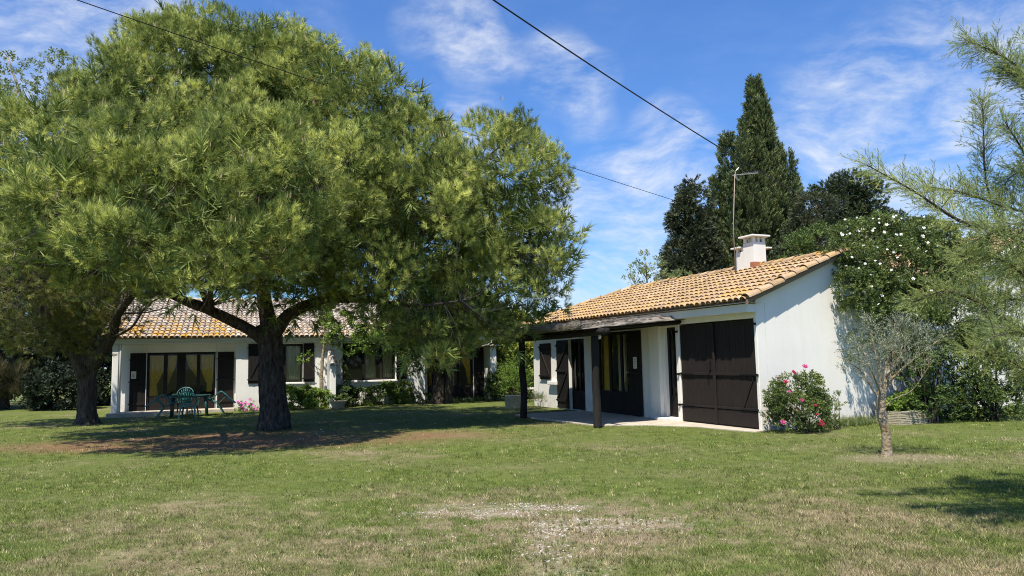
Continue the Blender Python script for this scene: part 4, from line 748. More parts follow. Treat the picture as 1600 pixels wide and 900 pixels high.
spires('cypress_tree', 'tall pointed dark green cypress rising behind the tiled roof', (11.0, 32, 0), [(0, 0, 1.25, .6, 13.1), (-1.3, .1, .95, .6, 10.6), (.85, .2, 1.0, .6, 10.2), (-.3, -.7, 1.2, .6, 10.0), (-1.85, .2, .95, .6, 8.7), (-2.2, -.1, .85, .6, 7.2), (1.35, -.2, .95, .6, 8.6), (1.7, .1, .85, .6, 7.2), (.5, -.8, 1.1, .6, 8.6), (-1.3, -.6, .95, .6, 8.6), (.4, .1, .8, 4, 8.3), (-.5, 0, .75, 4, 7.9), (.15, -.5, .6, 5, 7.6), (-.9, -.9, .5, 4, 6.9), (1.0, -.8, .5, 4, 6.1), (1.9, -.4, .5, 2, 5.2), (-2.5, -.3, .45, 2, 4.6), (.2, .1, .45, 8, 5.4)], 'cyp', 21000, .28, SCALE, lump=.36)
B2 = at(1075, 560, 30)
gnarled('fir_tree', 'dark layered conifer just left of the tall cypress', (B2[0], 30, 0), [([(1078, 620, 30), (1078, 400, 30), (1079, 285, 30)], .2, .03)],
        [(1084, 290, 30, .22), (1082, 315, 30, .38), (1078, 342, 30, .5), (1080, 370, 30, .62), (1074, 402, 30, .72), (1084, 430, 30, .8), (1066, 425, 29.6, .5), (1092, 395, 30, .6)], 'fir', 'barkg', 260, .30, 20, SCALE, .24, .2, up=.0, flat=.55, down=-.9)
B2 = at(1275, 560, 29)
gnarled('evergreen_tree', 'dark open crowned evergreen directly right of the cypress', (B2[0], 29, 0), [([(1280, 620, 29), (1282, 420, 29), (1275, 320, 29)], .2, .04), ([(1282, 400, 29), (1262, 340, 29), (1240, 310, 29), (1232, 296, 29)], .03, .008)],
        [(1272, 330, 29, .55), (1262, 360, 29, .6), (1295, 345, 29, .55), (1280, 385, 29, .75), (1250, 395, 29, .7)], 'fir', 'barkg', 120, .26, 17, SCALE, .22, .2, up=.1, down=-.9)
B2 = at(1335, 560, 31)
gnarled('evergreen_tree', 'grey green broad evergreen above the white flowering climber', (B2[0], 31, 0), [([(1335, 640, 31), (1335, 420, 31), (1330, 310, 31)], .22, .05)],
        [(1300, 305, 31, .55), (1335, 295, 31, .7), (1355, 315, 31, .6), (1320, 330, 31, .8), (1340, 365, 31, 1.0), (1300, 375, 31, .9), (1385, 375, 31, .9), (1360, 345, 31, .6), (1420, 385, 31, .9)], 'evg', 'barkg', 260, .30, 17, SCALE, .25, .2, up=.1, down=-.9, tb=.75)
B2 = at(1275, 560, 22)
gnarled('bush', 'mid green bush crown showing over the roof ridge beside the climber', (B2[0], 22, 0), [([(1300, 600, 22), (1300, 460, 22), (1300, 400, 22)], .08, .03)],
        [(1280, 385, 22, .45), (1330, 375, 22, .5), (1380, 365, 22, .5), (1250, 400, 22.5, .4), (1430, 370, 22, .45)], 'shrub', 'barkg', 90, .26, 14, LEAF, .17, .1, up=.3, down=-.9, cat='bush')
B2 = at(1015, 560, 27)
gnarled('young_tree', 'thin pale leaved tree top behind the roof ridge left of the conifers', (B2[0], 27, 0), [([(1015, 640, 27), (1012, 480, 27), (1010, 410, 27)], .07, .015), ([(1012, 470, 27), (990, 440, 27), (982, 425, 27)], .03, .01), ([(1012, 470, 27), (1032, 440, 27), (1040, 420, 27)], .03, .01)],
        [(1010, 415, 27, .28), (992, 432, 27, .32), (1028, 425, 27, .3), (1012, 445, 27, .45), (985, 448, 27, .25), (1045, 445, 27, .35), (1062, 440, 27.5, .3)], 'pale_leaf', 'olivebark', 60, .20, 6, LEAF, .16, .1, up=.4, down=-.9, tb=.6)
B2 = at(60, 560, 34)
gnarled('poplar_tree', 'pale loose broadleaf tree top showing above the pine at far left', (B2[0], 34, 0), [([(60, 640, 34), (58, 400, 34), (45, 200, 34), (12, 90, 34)], .25, .03), ([(50, 260, 34), (75, 150, 34), (90, 110, 34)], .08, .02), ([(50, 280, 34), (110, 200, 34), (96, 140, 34)], .06, .02), ([(55, 300, 34), (0, 200, 34), (-40, 160, 34)], .08, .02)],
        [(12, 105, 34, .5), (20, 140, 34, .7), (65, 115, 34, .65), (92, 105, 34, .45), (100, 145, 34, .5), (45, 165, 34, .9), (110, 190, 34, .5), (-20, 160, 34, 1.0), (0, 210, 34, 1.3), (60, 220, 34, 1.2)], 'pale_leaf', 'olivebark', 150, .34, 8, LEAF, .25, .2, up=.3, down=-.9, tb=.5)
# dark trees behind the lawn on the far left
lab = ['broad dark evergreen at the far left edge behind the lawn', 'dark evergreen with a clear straight trunk left of the old forked tree', 'dense dark evergreen directly behind the old forked trunk', 'dark evergreen filling the gap beside the house end']
for (px_, D, hw, top_, lb) in ((5, 31, 2.3, 300, lab[0]), (72, 32, 1.9, 330, lab[1]), (132, 34, 2.2, 300, lab[2]), (190, 40, 2.6, 330, lab[3])):
    B2 = at(px_, 560, D); s_ = 1155/D
    gnarled('evergreen_tree', lb, (B2[0], D, gz(B2[0], D)), [([(px_, 640, D), (px_-2, 560, D), (px_+3, 450, D), (px_, top_+30, D)], .24, .05), ([(px_, 590, D), (px_+28, 540, D), (px_+50, 500, D)], .08, .03), ([(px_-1, 570, D), (px_-30, 520, D), (px_-45, 480, D)], .08, .03)],
            [(px_, top_+60, D, hw*.7), (px_-35, 420, D, hw*.7), (px_+35, 430, D, hw*.7), (px_, 470, D, hw*.75), (px_-45, 510, D, hw*.5), (px_+42, 515, D, hw*.5), (px_, 540, D+.5, hw*.4), (px_+20, 575, D+1, hw*.3)], 'evg', 'twigd', 190, .48, 15, LEAF, .34, .2, up=.1, down=-1, group='dark evergreens behind the lawn', tb=.05)
def bush(name, label, lob, m_, ncl, rc, nper, tmpl, sc, stem=.02, cat='bush', tb=.5, up=.4, group=None, inner=.6, down=-.6, nst=6, tv=.16, barkm='twigd', z0=None):
    """shrub: stems fanning out from the base to the lobes"""
    c0 = np.mean([at(x, y, D) for x, y, D, r in lob], 0); base = np.array([c0[0], c0[1], gz(c0[0], c0[1])]) if z0 is None else np.array([c0[0], c0[1], z0]); o = empty(name, tuple(base), 0, label, cat, group)
    lobes = [(at(x, y, D)-base, r) for x, y, D, r in lob]; P, c = crown('foliage', lobes, ncl, rc, nper, tmpl, sc, M[m_], o, up=up, tb=tb, inner=inner, down=down, tv=tv)
    st = MB()
    for p in P[rng.permutation(len(P))[:nst]]: q = np.array([rng.normal(0, .06), rng.normal(0, .06), -.03]); pp = curve([q, q*.5+p*.5+np.array([0, 0, .12*p[2]])+rng.normal(0, .04, 3), p], 4); st.tube(pp, lerpr(stem, stem*.35, len(pp)), 6, cap=False)
    if nst: st.build('stems', M[barkm], o, smooth=True)
    return o, P, base
bush('tall_grass', 'pale dry tall reeds at the far left edge behind the lawn', [(15, 612, 30, .55), (38, 606, 30.5, .45), (-30, 605, 30, .7), (55, 618, 30, .35)], 'reed', 60, .3, 14, shoot(14, 1.3, .06, .45, .5, 22), .42, .01, 'reeds', up=1.6, tb=.3)
for i, (x, y, D, r, lb) in enumerate(((95, 612, 30, .8, 'low dark bush left of the old forked trunk'), (175, 600, 33, 1.2, 'dark bush between the old forked trunk and the house'), (60, 560, 36, 1.3, 'tall dark bush behind the pale reeds'), (-20, 560, 36, 1.6, 'dark bush at the extreme left behind the reeds'))):
    bush('bush', lb, [(x, y, D, r), (x+18, y+8, D, r*.7), (x-18, y+12, D, r*.6)], 'evg', 60, .4, 18, LEAF, .28, tb=.05, group='dark bushes behind the lawn')
# greenery between the two houses
bush('laurel_bush', 'yellow green laurel bush in the gap between the houses', [(806, 548, 31, .75), (826, 560, 31, .75), (800, 575, 31, .6), (828, 585, 31, .65), (850, 560, 31.5, .8), (812, 525, 32, .7)], 'laurel', 150, .36, 14, LEAFB, .24, .04, tb=.6)
bush('shrub', 'dark rounded shrub beside the end of the long house', [(790, 600, 29.8, .45), (782, 608, 29.6, .32), (800, 592, 29.9, .4)], 'shrub', 60, .24, 14, LEAF, .18, tb=.45)
bush('shrub', 'feathery light shrub right of the dark one between the houses', [(806, 590, 28.0, .42), (800, 606, 28, .35)], 'bright', 26, .2, 9, NARROW, .26, tb=.35)
for (x, D, lb) in ((770, 44, 'distant tree behind the laurel, nearest the long house'), (850, 46, 'distant tree behind the laurel, hidden mostly by the small house'), (930, 44, 'distant tree behind the tiled roof of the small house')):
    B2 = at(x, 560, D); gnarled('background_tree', lb, (B2[0], D, 0), [([(x, 620, D), (x, 560, D), (x+3, 520, D)], .25, .1)], [(x, 545, D, 2.0), (x-30, 570, D, 1.6), (x+30, 570, D, 1.6), (x, 600, D, 1.6)], 'evg', 'barkg', 90, .6, 14, LEAF, .42, .2, group='distant trees between the houses', tb=.7)
# ------------------------------------------------------------------ planting along the long house
def wall_px(t, n, z=0): return LHp(t, n, z)
def bed(name, label, spots, m_, tmpl, sc, per=12, rc=.13, tb=.5, cat='plant', up=.6, n_=10):
    base = np.array([spots[0][0], spots[0][1], gz(spots[0][0], spots[0][1])]); o = empty(name, tuple(base), 0, label, cat); lobes = [(np.array(s[:3])-base, s[3]) for s in spots]
    P, c = crown('foliage', lobes, n_*len(spots), rc, per, tmpl, sc, M[m_], o, up=up, tb=tb, inner=.5, down=-.3); st = MB()
    for p in P[::4]: q = np.array([p[0]*.9, p[1]*.9, -.02]); st.tube([q, (q+p)/2+rng.normal(0, .01, 3), p], [.008, .006, .004], 5, cap=False)
    st.build('stems', M['twigd'], o); return o, P
Lw = lambda t, n, z, r: (*LHp(t, n, z), r)
bed('shrub', 'bright green leafy shrub just right of the pine trunk', [Lw(5.15, .75, .30, .38), Lw(5.45, .7, .3, .34), Lw(5.0, .6, .42, .26)], 'bright', LEAFB, .13, 12, .15, .45)
bed('shrub', 'dark leaved plant under the first window sill', [Lw(5.95, .5, .42, .26), Lw(5.95, .5, .2, .2)], 'shrub', LEAFB, .12, 12, .13, .6)
bed('shrub', 'low spreading bright green plants between the sapling and buttress', [Lw(6.15, .95, .22, .30), Lw(6.5, 1.05, .26, .32), Lw(5.8, 1.0, .2, .24)], 'bright', LEAFB, .13, 12, .14, .55)
bed('shrub', 'dark spiky plant right of the tiled buttress', [Lw(7.25, .75, .32, .34), Lw(7.3, .7, .6, .18)], 'shrub', LEAFB, .12, 12, .13, .35)
bed('shrub', 'low green plant under the left of the wide window', [Lw(8.0, .45, .22, .28), Lw(8.3, .4, .28, .26)], 'shrub', LEAF, .13, 12, .13, .5)
bed('shrub', 'upright leafy shrub under the middle of the wide window', [Lw(8.75, .4, .35, .30), Lw(8.9, .4, .5, .22)], 'shrub', LEAFB, .13, 12, .14, .6)
bed('shrub', 'taller leafy shrub under the right end of the wide window', [Lw(9.55, .35, .45, .26), Lw(9.5, .35, .25, .28), Lw(9.3, .35, .3, .2)], 'shrub', LEAFB, .12, 12, .13, .7)
bed('shrub', 'sparse low plant at the wall foot near the twin stemmed tree', [Lw(10.0, .35, .12, .18), Lw(10.4, .35, .1, .16)], 'shrub', LEAF, .1, 9, .1, .5)
fp, PF = bed('flowering_plant', 'low mound of magenta flowers at the terrace corner', [Lw(3.85, .45, .10, .24), Lw(4.2, .45, .08, .2)], 'shrub', LEAF, .09, 9, .1, .5, n_=7)
def petals(n=9, seed=1, w=.55):
    r = np.random.default_rng(seed); V = []; Fc = []
    for ring, (k, tilt) in enumerate(((n, .25), (n-3, .8))):
        for i in range(k):
            a = 2*math.pi*i/k+ring*.5; d = np.array([math.cos(a)*math.cos(tilt), math.sin(a)*math.cos(tilt), math.sin(tilt)]); q = np.array([-math.sin(a), math.cos(a), 0]); b_ = len(V); L_ = 1-.3*ring
            V += [(0, 0, .1*ring), d*.6*L_+q*w/2, d*L_+q*w*.25, d*L_-q*w*.25, d*.6*L_-q*w/2]; Fc.append((b_, b_+1, b_+2, b_+3, b_+4))
    return V, Fc
def flower_parts(parent, P, size, m_, name='flower', face=(0, -.7, .6), n=7, seed=1, jit=.35):
    V, Fc = petals(n, seed); pr = raw(name, np.array(V), Fc, M[m_], parent)
    for i, p in enumerate(P):
        o = pr if i == 0 else pr.copy()
        if i: COL.objects.link(o); o.parent = parent
        d = Vector(face)+Vector(rng.normal(0, jit, 3)); o.location = p; s = size*(.7+.6*rng.random()); o.scale = (s, s, s); o.rotation_euler = d.to_track_quat('Z', 'Y').to_euler()
k_ = PF[rng.permutation(len(PF))[:14]] if len(PF) > 14 else PF
flower_parts(fp, list(k_+np.array([.02, -.12, .08]))+list(k_+np.array([.05, -.16, .04])+rng.normal(0, .06, k_.shape)), .055, 'magenta', n=6)
tp = empty('planter', LHp(6.95, 1.35, 0), rad(19.44), 'round grey stone planter at the foot of the buttress', 'planter'); mb = MB(); mb.tube([(0, 0, -.02), (0, 0, .03), (0, 0, .2), (0, 0, .24), (0, 0, .241), (0, 0, .18)], [.16, .18, .27, .30, .25, .22], 20); mb.build('bowl', M['stone'], tp, smooth=False)
MB().tube([(0, 0, .17), (0, 0, .2)], [.2, .22], 14).build('soil', M['twigd'], tp)
bed('climbing_rose', 'thin rose climbing beside the buttress with a few pink flowers', [Lw(7.15, .55, 1.3, .14), Lw(7.25, .5, 1.0, .15), Lw(7.3, .5, .75, .14), Lw(7.05, .5, 1.55, .12)], 'rose', LEAF, .09, 6, .09, .6, n_=4)
# slim white asphodel-like weed in the litter
st_ = empty('weed', G(-4.06, 15.49), 0, 'single pale flowering weed standing in the needle litter', 'plant'); mb = MB(); mb.tube([(0, 0, 0), (.02, 0, .12), (.05, 0, .25)], [.004, .003, .002], 5); mb.tube([(.02, 0, .1), (-.04, 0, .17)], .002, 4); mb.tube([(.03, 0, .15), (.09, .01, .2)], .002, 4); mb.build('stem', M['twig'], st_)
flower_parts(st_, [(.05, 0, .25), (-.04, 0, .17), (.09, .01, .2)], .018, 'blossom', n=5)
# ------------------------------------------------------------------ plastic garden furniture
def chair_mesh(root):
    """stacking plastic armchair, faces +y, back towards -y"""
    s = MB(); n = 14; pr = []
    for i in range(n):
        for j in range(8):
            u = i/(n-1)-.5; v = j/7; pr.append((u*(.46+.04*v), -.21+v*.43, .42+.015*v-.02*math.cos(u*math.pi)-.02*(v > .95)))
    Fc = [(i*8+j, (i+1)*8+j, (i+1)*8+j+1, i*8+j+1) for i in range(n-1) for j in range(7)]; so_ = raw('seat', pr, Fc, M['plastic'], root, smooth=True); sm = so_.modifiers.new('solid', 'SOLIDIFY'); sm.thickness = .022
    b = MB()
    # fan back: arched rim plus splayed slats
    rim = curve([(-.22, -.20, .44), (-.27, -.24, .62), (-.25, -.29, .76), (-.13, -.325, .86), (0, -.33, .885), (.13, -.325, .86), (.25, -.29, .76), (.27, -.24, .62), (.22, -.20, .44)], 5); b.tube(rim, .017, 8)
    for k in range(7):
        a = (k-3)/3; b.bar((a*.09, -.215, .50), (a*.215, -.30-.02*(1-abs(a)), .86-.13*a*a), .034, .012)
    b.bar((-.15, -.21, .50), (.15, -.21, .50), .03, .06); b.build('backrest', M['plastic'], root, smooth=False)
    for sx in (-1, 1):
        a = MB(); a.tube(curve([(sx*.255, -.26, .66), (sx*.29, -.1, .655), (sx*.30, .08, .65), (sx*.285, .17, .62), (sx*.265, .19, .5), (sx*.25, .2, .42)], 5), .02, 8); a.build('armrest', M['plastic'], root, smooth=True)
        for sy in (-1, 1):
            l_ = MB(); x0_, y0_ = sx*.225, (.2 if sy > 0 else -.2); x1_, y1_ = sx*.275, (.25 if sy > 0 else -.29)
            V = []
            for (x, y, z, w) in ((x0_, y0_, .43, .055), (x1_, y1_, 0, .034)): V += [(x-sx*w, y, z), (x, y, z), (x, y-sy*w, z), (x-sx*.012, y-sy*w, z), (x-sx*.012, y-sy*.012, z), (x-sx*w, y-sy*.012, z)]
            l_.add(V, [(i, (i+1) % 6, (i+1) % 6+6, i+6) for i in range(6)]+[(0, 1, 2, 3, 4, 5), (11, 10, 9, 8, 7, 6)]); l_.build('leg', M['plastic'], root)
def copytree(o, parent=None):
    c = o.copy(); COL.objects.link(c); c.parent = parent
    for ch in list(o.children): copytree(ch, c)
    return c
GR = 'green plastic chairs round the terrace table'
tx, ty, _ = LHp(2.0, 1.55, 0); tz = gz(tx, ty)
tb_ = empty('garden_table', (tx, ty, tz), rad(19.44), 'dark green plastic garden table standing in front of the terrace', 'table')
mb = MB(); ov = [(.70*math.cos(a)*(1 if abs(math.cos(a)) < .7 else .96), .42*math.sin(a)) for a in np.linspace(0, 2*math.pi, 41)[:-1]]; ov = [(max(-.66, min(.66, x*1.12)), max(-.38, min(.38, y*1.2))) for x, y in ov]; mb.prism(ov, .69, .715); mb.prism([(x*.93, y*.9) for x, y in ov], .64, .69); mb.build('tabletop', M['plastic2'], tb_, bevel=.006)
for sx in (-1, 1):
    for sy in (-1, 1):
        mb = MB(); mb.tube([(sx*.50, sy*.24, .66), (sx*.53, sy*.27, .3), (sx*.55, sy*.29, 0)], [.05, .042, .032], 10); mb.build('leg', M['plastic2'], tb_, smooth=True)
c0 = empty('garden_chair', (0, 0, 0), 0, 'green plastic chair with fan shaped back facing away from the viewer', 'chair', GR); chair_mesh(c0)
def put(o, t, n, rz, lean=0, z=0, label=None):
    x, y, _ = LHp(t, n, 0); o.location = (x, y, gz(x, y)+z); o.rotation_euler = (lean, 0, rz)
    if label: o['label'] = label
# front chair: back to the viewer, seat towards the table
put(c0, 2.05, 2.45, rad(12))
c1 = copytree(c0); put(c1, 1.72, .85, rad(185), 0, .06, 'green plastic chair on the far side of the table, mostly hidden')
# two chairs tipped back so that their tops rest on the table edge
def tip(o, t, n, rz, ang, label):
    # rotates about the rear feet (local y=-.29)
    x, y, _ = LHp(t, n, 0); R_ = Matrix.Rotation(rz, 4, 'Z') @ Matrix.Rotation(ang, 4, 'X'); o.matrix_basis = Matrix.Translation((x, y, gz(x, y)+.01)) @ R_ @ Matrix.Translation((0, .29, 0)); o['label'] = label
c2 = copytree(c0); tip(c2, 1.02, 1.75, rad(19+90), rad(48), 'green plastic chair tipped against the left end of the table')
c3 = copytree(c0); tip(c3, 3.08, 1.35, rad(19-90), rad(44), 'green plastic chair tipped against the right end of the table')
# ------------------------------------------------------------------ stone block, bench, planter
s1 = at(803, 637, 24.6); blk = MB().box(-.26, .26, -.2, .2, -.03, .42).build('stone_block', M['stone'], bevel=.02); blk.location = (s1[0], 24.8, 0); blk.rotation_euler = (0, 0, .3); tag(blk, 'low pale stone block on the grass left of the far porch post', 'stone block')
s1 = at(815, 605, 31); bn = empty('garden_bench', (s1[0]+.2, 30, 0), .15, 'white stone bench in the gap between the two houses', 'bench'); MB().box(-.95, .95, -.2, .2, .40, .47).build('seat', M['white'], bn, bevel=.01)
for sx in (-.6, .6): MB().box(sx-.1, sx+.1, -.15, .15, 0, .399).build('support', M['white'], bn, bevel=.01)
def brick_planter():
    o = empty('brick_planter', RHg(3.75, .5, 0), rad(24.08), 'low planter of thin cream stone courses against the gable wall', 'planter'); mb = MB(); w, d, h = 1.18, .62, .30
    nrow = 8
    for r_ in range(nrow):
        z = r_*h/nrow; x = -w/2-(.09 if r_ % 2 else 0)
        while x < w/2:
            l_ = random.uniform(.16, .34); x2 = min(w/2, x+l_)
            if x2-max(x, -w/2) > .03:
                mb.box(max(x, -w/2)+.002, x2-.003, -d/2+random.uniform(-.008, .01), -d/2+.1, z+.003, z+h/nrow-.004)
            x += l_
        for sx in (-1, 1): mb.box(sx*w/2-.05, sx*w/2+.05-.047*0, -d/2+.02, d/2, z+.003, z+h/nrow-.004)
    mb.build('stones', M['stone'], o, bevel=.004); MB().box(-w/2+.06, w/2-.06, -d/2+.11, d/2, 0, .25).build('soil', M['twigd'], o)
brick_planter()
pq = RHg(3.85, .5, .45); bed('shrub', 'bright green leafy plant growing in the stone planter', [(*pq, .24), (*RHg(4.2, .5, .45), .22), (*RHg(3.4, .5, .38), .16)], 'bright', LEAFB, .12, 12, .12, .45)
# ------------------------------------------------------------------ rose bush
lob = [(1240, 640, 15.3, .36), (1225, 655, 15.2, .27), (1262, 650, 15.3, .3), (1240, 610, 15.4, .30), (1218, 620, 15.3, .2), (1262, 600, 15.45, .17), (1258, 620, 15.4, .24), (1275, 625, 15.5, .13), (1292, 622, 15.6, .11)]
rb, P, base = bush('rose_bush', 'dark leaved rose bush with pink and red flowers beside the garage door', lob, 'rose', 150, .13, 15, LEAF, .085, .012, 'rose bush', tb=.5, nst=20, up=.3)
flower_parts(rb, [at(x, y, D-.14)-base for x, y, D in ((1217, 592, 15.05), (1258, 573, 15.3), (1253, 625, 15.0), (1233, 612, 15.1), (1223, 660, 14.9), (1245, 640, 15))], .052, 'pink', 'rose_flower')
flower_parts(rb, [at(x, y, D-.14)-base for x, y, D in ((1274, 634, 15.0), (1277, 648, 15.0), (1283, 658, 15.0), (1285, 662, 14.9), (1279, 664, 14.9), (1228, 597, 15.1), (1240, 582, 15.2))], .048, 'red', 'rose_flower', seed=4)
o_, P, base = bush('straggling_rose', 'straggling bare rose stem with dry leaves right of the rose bush', [(1302, 640, 15.9, .10), (1312, 625, 15.9, .10), (1308, 655, 15.9, .09), (1296, 655, 15.8, .1)], 'rose', 22, .07, 6, LEAF, .07, .008, 'plant', tb=.7)
def weeds(name, label, line, n, sc, m_, tmpl, cat='weeds', spread=.12, zs=0):
    pos = []
    for i in range(n):
        t = rng.random()*(len(line)-1); k = int(t); f = t-k; p = np.array(line[k])*(1-f)+np.array(line[k+1])*f; p = p+np.array([rng.normal(0, spread), rng.normal(0, spread), 0]); pos.append((p[0], p[1], gz(p[0], p[1])+zs))
    pos = np.array(pos); off = pos[0].copy(); o = scatter(name, *tmpl, pos-off, np.tile([0, 0, 1.], (n, 1))+rng.normal(0, .22, (n, 3)), sc*(.5+rng.random(n)), np.clip(rng.normal(.55, .2, n), 0, 1), M[m_]); o.location = off; tag(o, label, cat, kind='stuff'); return o
TUFT = shoot(16, 1, .05, .5, .15, 31)
weeds('long_grass', 'long grass and weeds along the foot of the gable wall', [RHg(1.3, .12, 0), RHg(2.2, .15, 0), RHg(3.0, .15, 0)], 260, .17, 'pale_leaf', TUFT, 'grass')
weeds('long_grass', 'long grass along the foot of the long house wall', [LHp(3.5, .25, 0), LHp(7, .5, 0), LHp(10.4, .3, 0), LHp(13, .2, 0)], 420, .15, 'bright', TUFT, 'grass')
weeds('ground_cover', 'small leafy weeds along the wall beneath the climbing rose', [RHg(4.6, .3, 0), RHg(6, .4, 0), RHg(8, .2, 0), RHg(10, -.2, 0)], 300, .14, 'shrub', LEAFB, 'plants', .2)
weeds('lawn_weeds', 'scattered bright broadleaf weeds in the lawn', [(-6, 6.6, 0), (-2.6, 5.8, 0), (-1.5, 6.4, 0), (2.5, 5.7, 0), (4.6, 6.8, 0), (3, 7.3, 0)], 500, .022, 'shrub', LEAFB, 'weeds', .45)
# plants at the far corner of the small house
fo, PF = bed('flowering_plant', 'low plant with faint pink flowers at the far corner of the small house', [(*RHp(10.3, .35, .14), .2), (*RHp(9.8, .4, .12), .2)], 'shrub', NARROW, .12, 8, .1, .6, n_=7); flower_parts(fo, list(PF[:8]+np.array([-.05, -.08, .05])), .03, 'pink', n=6)
# ------------------------------------------------------------------ climbing rose over the gable
lob = [(1330, 375, 17.2, .30), (1365, 370, 17.4, .42), (1410, 375, 17.6, .5), (1455, 380, 17.8, .52), (1500, 385, 18, .42), (1345, 410, 16.7, .36), (1395, 415, 16.9, .5), (1445, 420, 17.2, .52), (1490, 420, 17.5, .45), (1515, 410, 17.7, .3), (1342, 450, 16.3, .32), (1375, 455, 16.6, .42), (1420, 465, 16.9, .42), (1465, 470, 17.2, .45), (1505, 465, 17.5, .32),
       (1348, 490, 16.3, .26), (1352, 525, 16.3, .22), (1400, 500, 16.6, .34), (1450, 515, 17, .42), (1490, 520, 17.2, .38), (1420, 540, 16.9, .22), (1385, 540, 16.6, .15), (1318, 395, 16.7, .2), (1322, 420, 16.4, .14), (1335, 545, 16.4, .12)]
rc_, P, base = bush('climbing_rose', 'huge climbing rose dotted with white flowers sprawling over the gable wall', lob, 'rose', 640, .20, 17, LEAF, .105, .02, 'climbing plant', tb=.5, nst=0, up=.3, inner=.7, down=-.9)
st = MB()
for a_, b_, c_, d_ in (((1445, 655, 17.0), (1440, 590, 17.0), (1425, 520, 17), (1400, 430, 17)), ((1448, 655, 17.0), (1458, 600, 17.1), (1475, 540, 17.2), (1480, 440, 17.4)), ((1442, 655, 17.0), (1425, 610, 16.9), (1395, 560, 16.7), (1370, 470, 16.8))):
    c = curve([at(*q)-base for q in (a_, b_, c_, d_)], 6); st.tube(c, lerpr(.035, .014, len(c)), 8, gnarl=.1)
st.build('main_stems', M['barkg'], rc_, smooth=True)
front = P[(P[:, 2] > 1.2)]; fr = front[rng.permutation(len(front))]; FL = []
for p in fr:
    d = np.array([-.15, -.95, .35])*.36+rng.normal(0, .06, 3); zz = (p+base)[2]
    if p[0]+base[0] < 9.9 and rng.random() < (.10+.55*max(0, (zz-2.6)/1.3)): FL.append(p+d)
    if len(FL) >= 96: break
flower_parts(rc_, FL, .033, 'blossom', 'blossom', n=6, seed=3, face=(-.3, -.9, .5))
b1, P, base = bush('shrub', 'dark leafy shrub with many bare stems right of the stone planter', [(1455, 560, 16.7, .42), (1425, 575, 16.6, .28), (1480, 590, 16.9, .4), (1450, 625, 16.7, .28), (1478, 635, 16.8, .26), (1425, 640, 16.5, .2)], 'shrub', 120, .18, 12, LEAF, .11, .018, tb=.35, nst=26, down=-.9)
b1, P, base = bush('shrub', 'broad dark shrub against the white wall at the right', [(1530, 560, 17.2, .5), (1560, 590, 17.3, .42), (1525, 625, 17.1, .36), (1560, 635, 17.2, .32), (1545, 530, 17.3, .45), (1585, 600, 17.4, .28), (1510, 600, 17, .35)], 'rose', 190, .2, 13, LEAF, .12, .022, tb=.4, nst=24, down=-.9)
# ------------------------------------------------------------------ olive
def olive():
    ob = (5.75, 11.67, 0); o = empty('olive_tree', ob, 0, 'small young olive with pale twisted trunk and silvery leaves on the lawn', 'tree'); off = np.array(ob); A = lambda x, y, D=11.67: at(x, y, D)-off
    t = MB(); c = curve([A(1385, 716), A(1386, 700), A(1384, 675), A(1378, 650), A(1376, 628), A(1379, 608)], 7); t.tube(c, list(np.interp(np.linspace(0, 5, len(c)), range(6), [.085, .072, .066, .068, .075, .06])), 18, gnarl=.16, seed=3); pts = []
    for p, a, b_ in (([A(1379, 612), A(1395, 590), A(1430, 560), A(1480, 522, 11.4)], .028, .008), ([A(1377, 620), A(1376, 600), A(1370, 560), A(1360, 520)], .03, .007), ([A(1376, 625), A(1362, 606), A(1345, 580), A(1325, 565, 11.4)], .022, .006), ([A(1380, 612), A(1384, 580), A(1390, 545, 12), A(1400, 500, 12)], .024, .006), ([A(1378, 640), A(1400, 622), A(1425, 610, 11.6), A(1450, 575, 11.5)], .016, .004), ([A(1384, 590), A(1400, 570, 11.3), A(1410, 540, 11.2)], .016, .005), ([A(1376, 615), A(1366, 590, 11.2), A(1350, 550, 11.1)], .018, .005)): pts += list(limb(t, p, a, b_, 8, .1, a*90, 5))
    t.build('trunk', M['olivebark'], o, smooth=True)
    lob = [(1360, 545, 11.67, .26), (1345, 570, 11.4, .20), (1380, 540, 11.6, .25), (1410, 530, 11.6, .26), (1435, 525, 11.6, .22), (1395, 560, 11.3, .22), (1420, 555, 11.4, .22), (1458, 540, 11.5, .17), (1370, 580, 11.3, .15), (1340, 548, 11.7, .16), (1400, 510, 12, .14), (1330, 575, 11.4, .08), (1470, 525, 11.5, .1), (1365, 515, 11.7, .12)]
    P, c = crown('crown', [(A(x, y, D), r*.92) for x, y, D, r in lob], 120, .10, 7, NARROW, .10, M['olive'], o, up=.6, tb=.5, tv=.25, inner=.6, outb=.5, down=-.9); twigs('twigs', P, pts, M['olivebark'], o, .004, n=60, maxd=1)
olive()
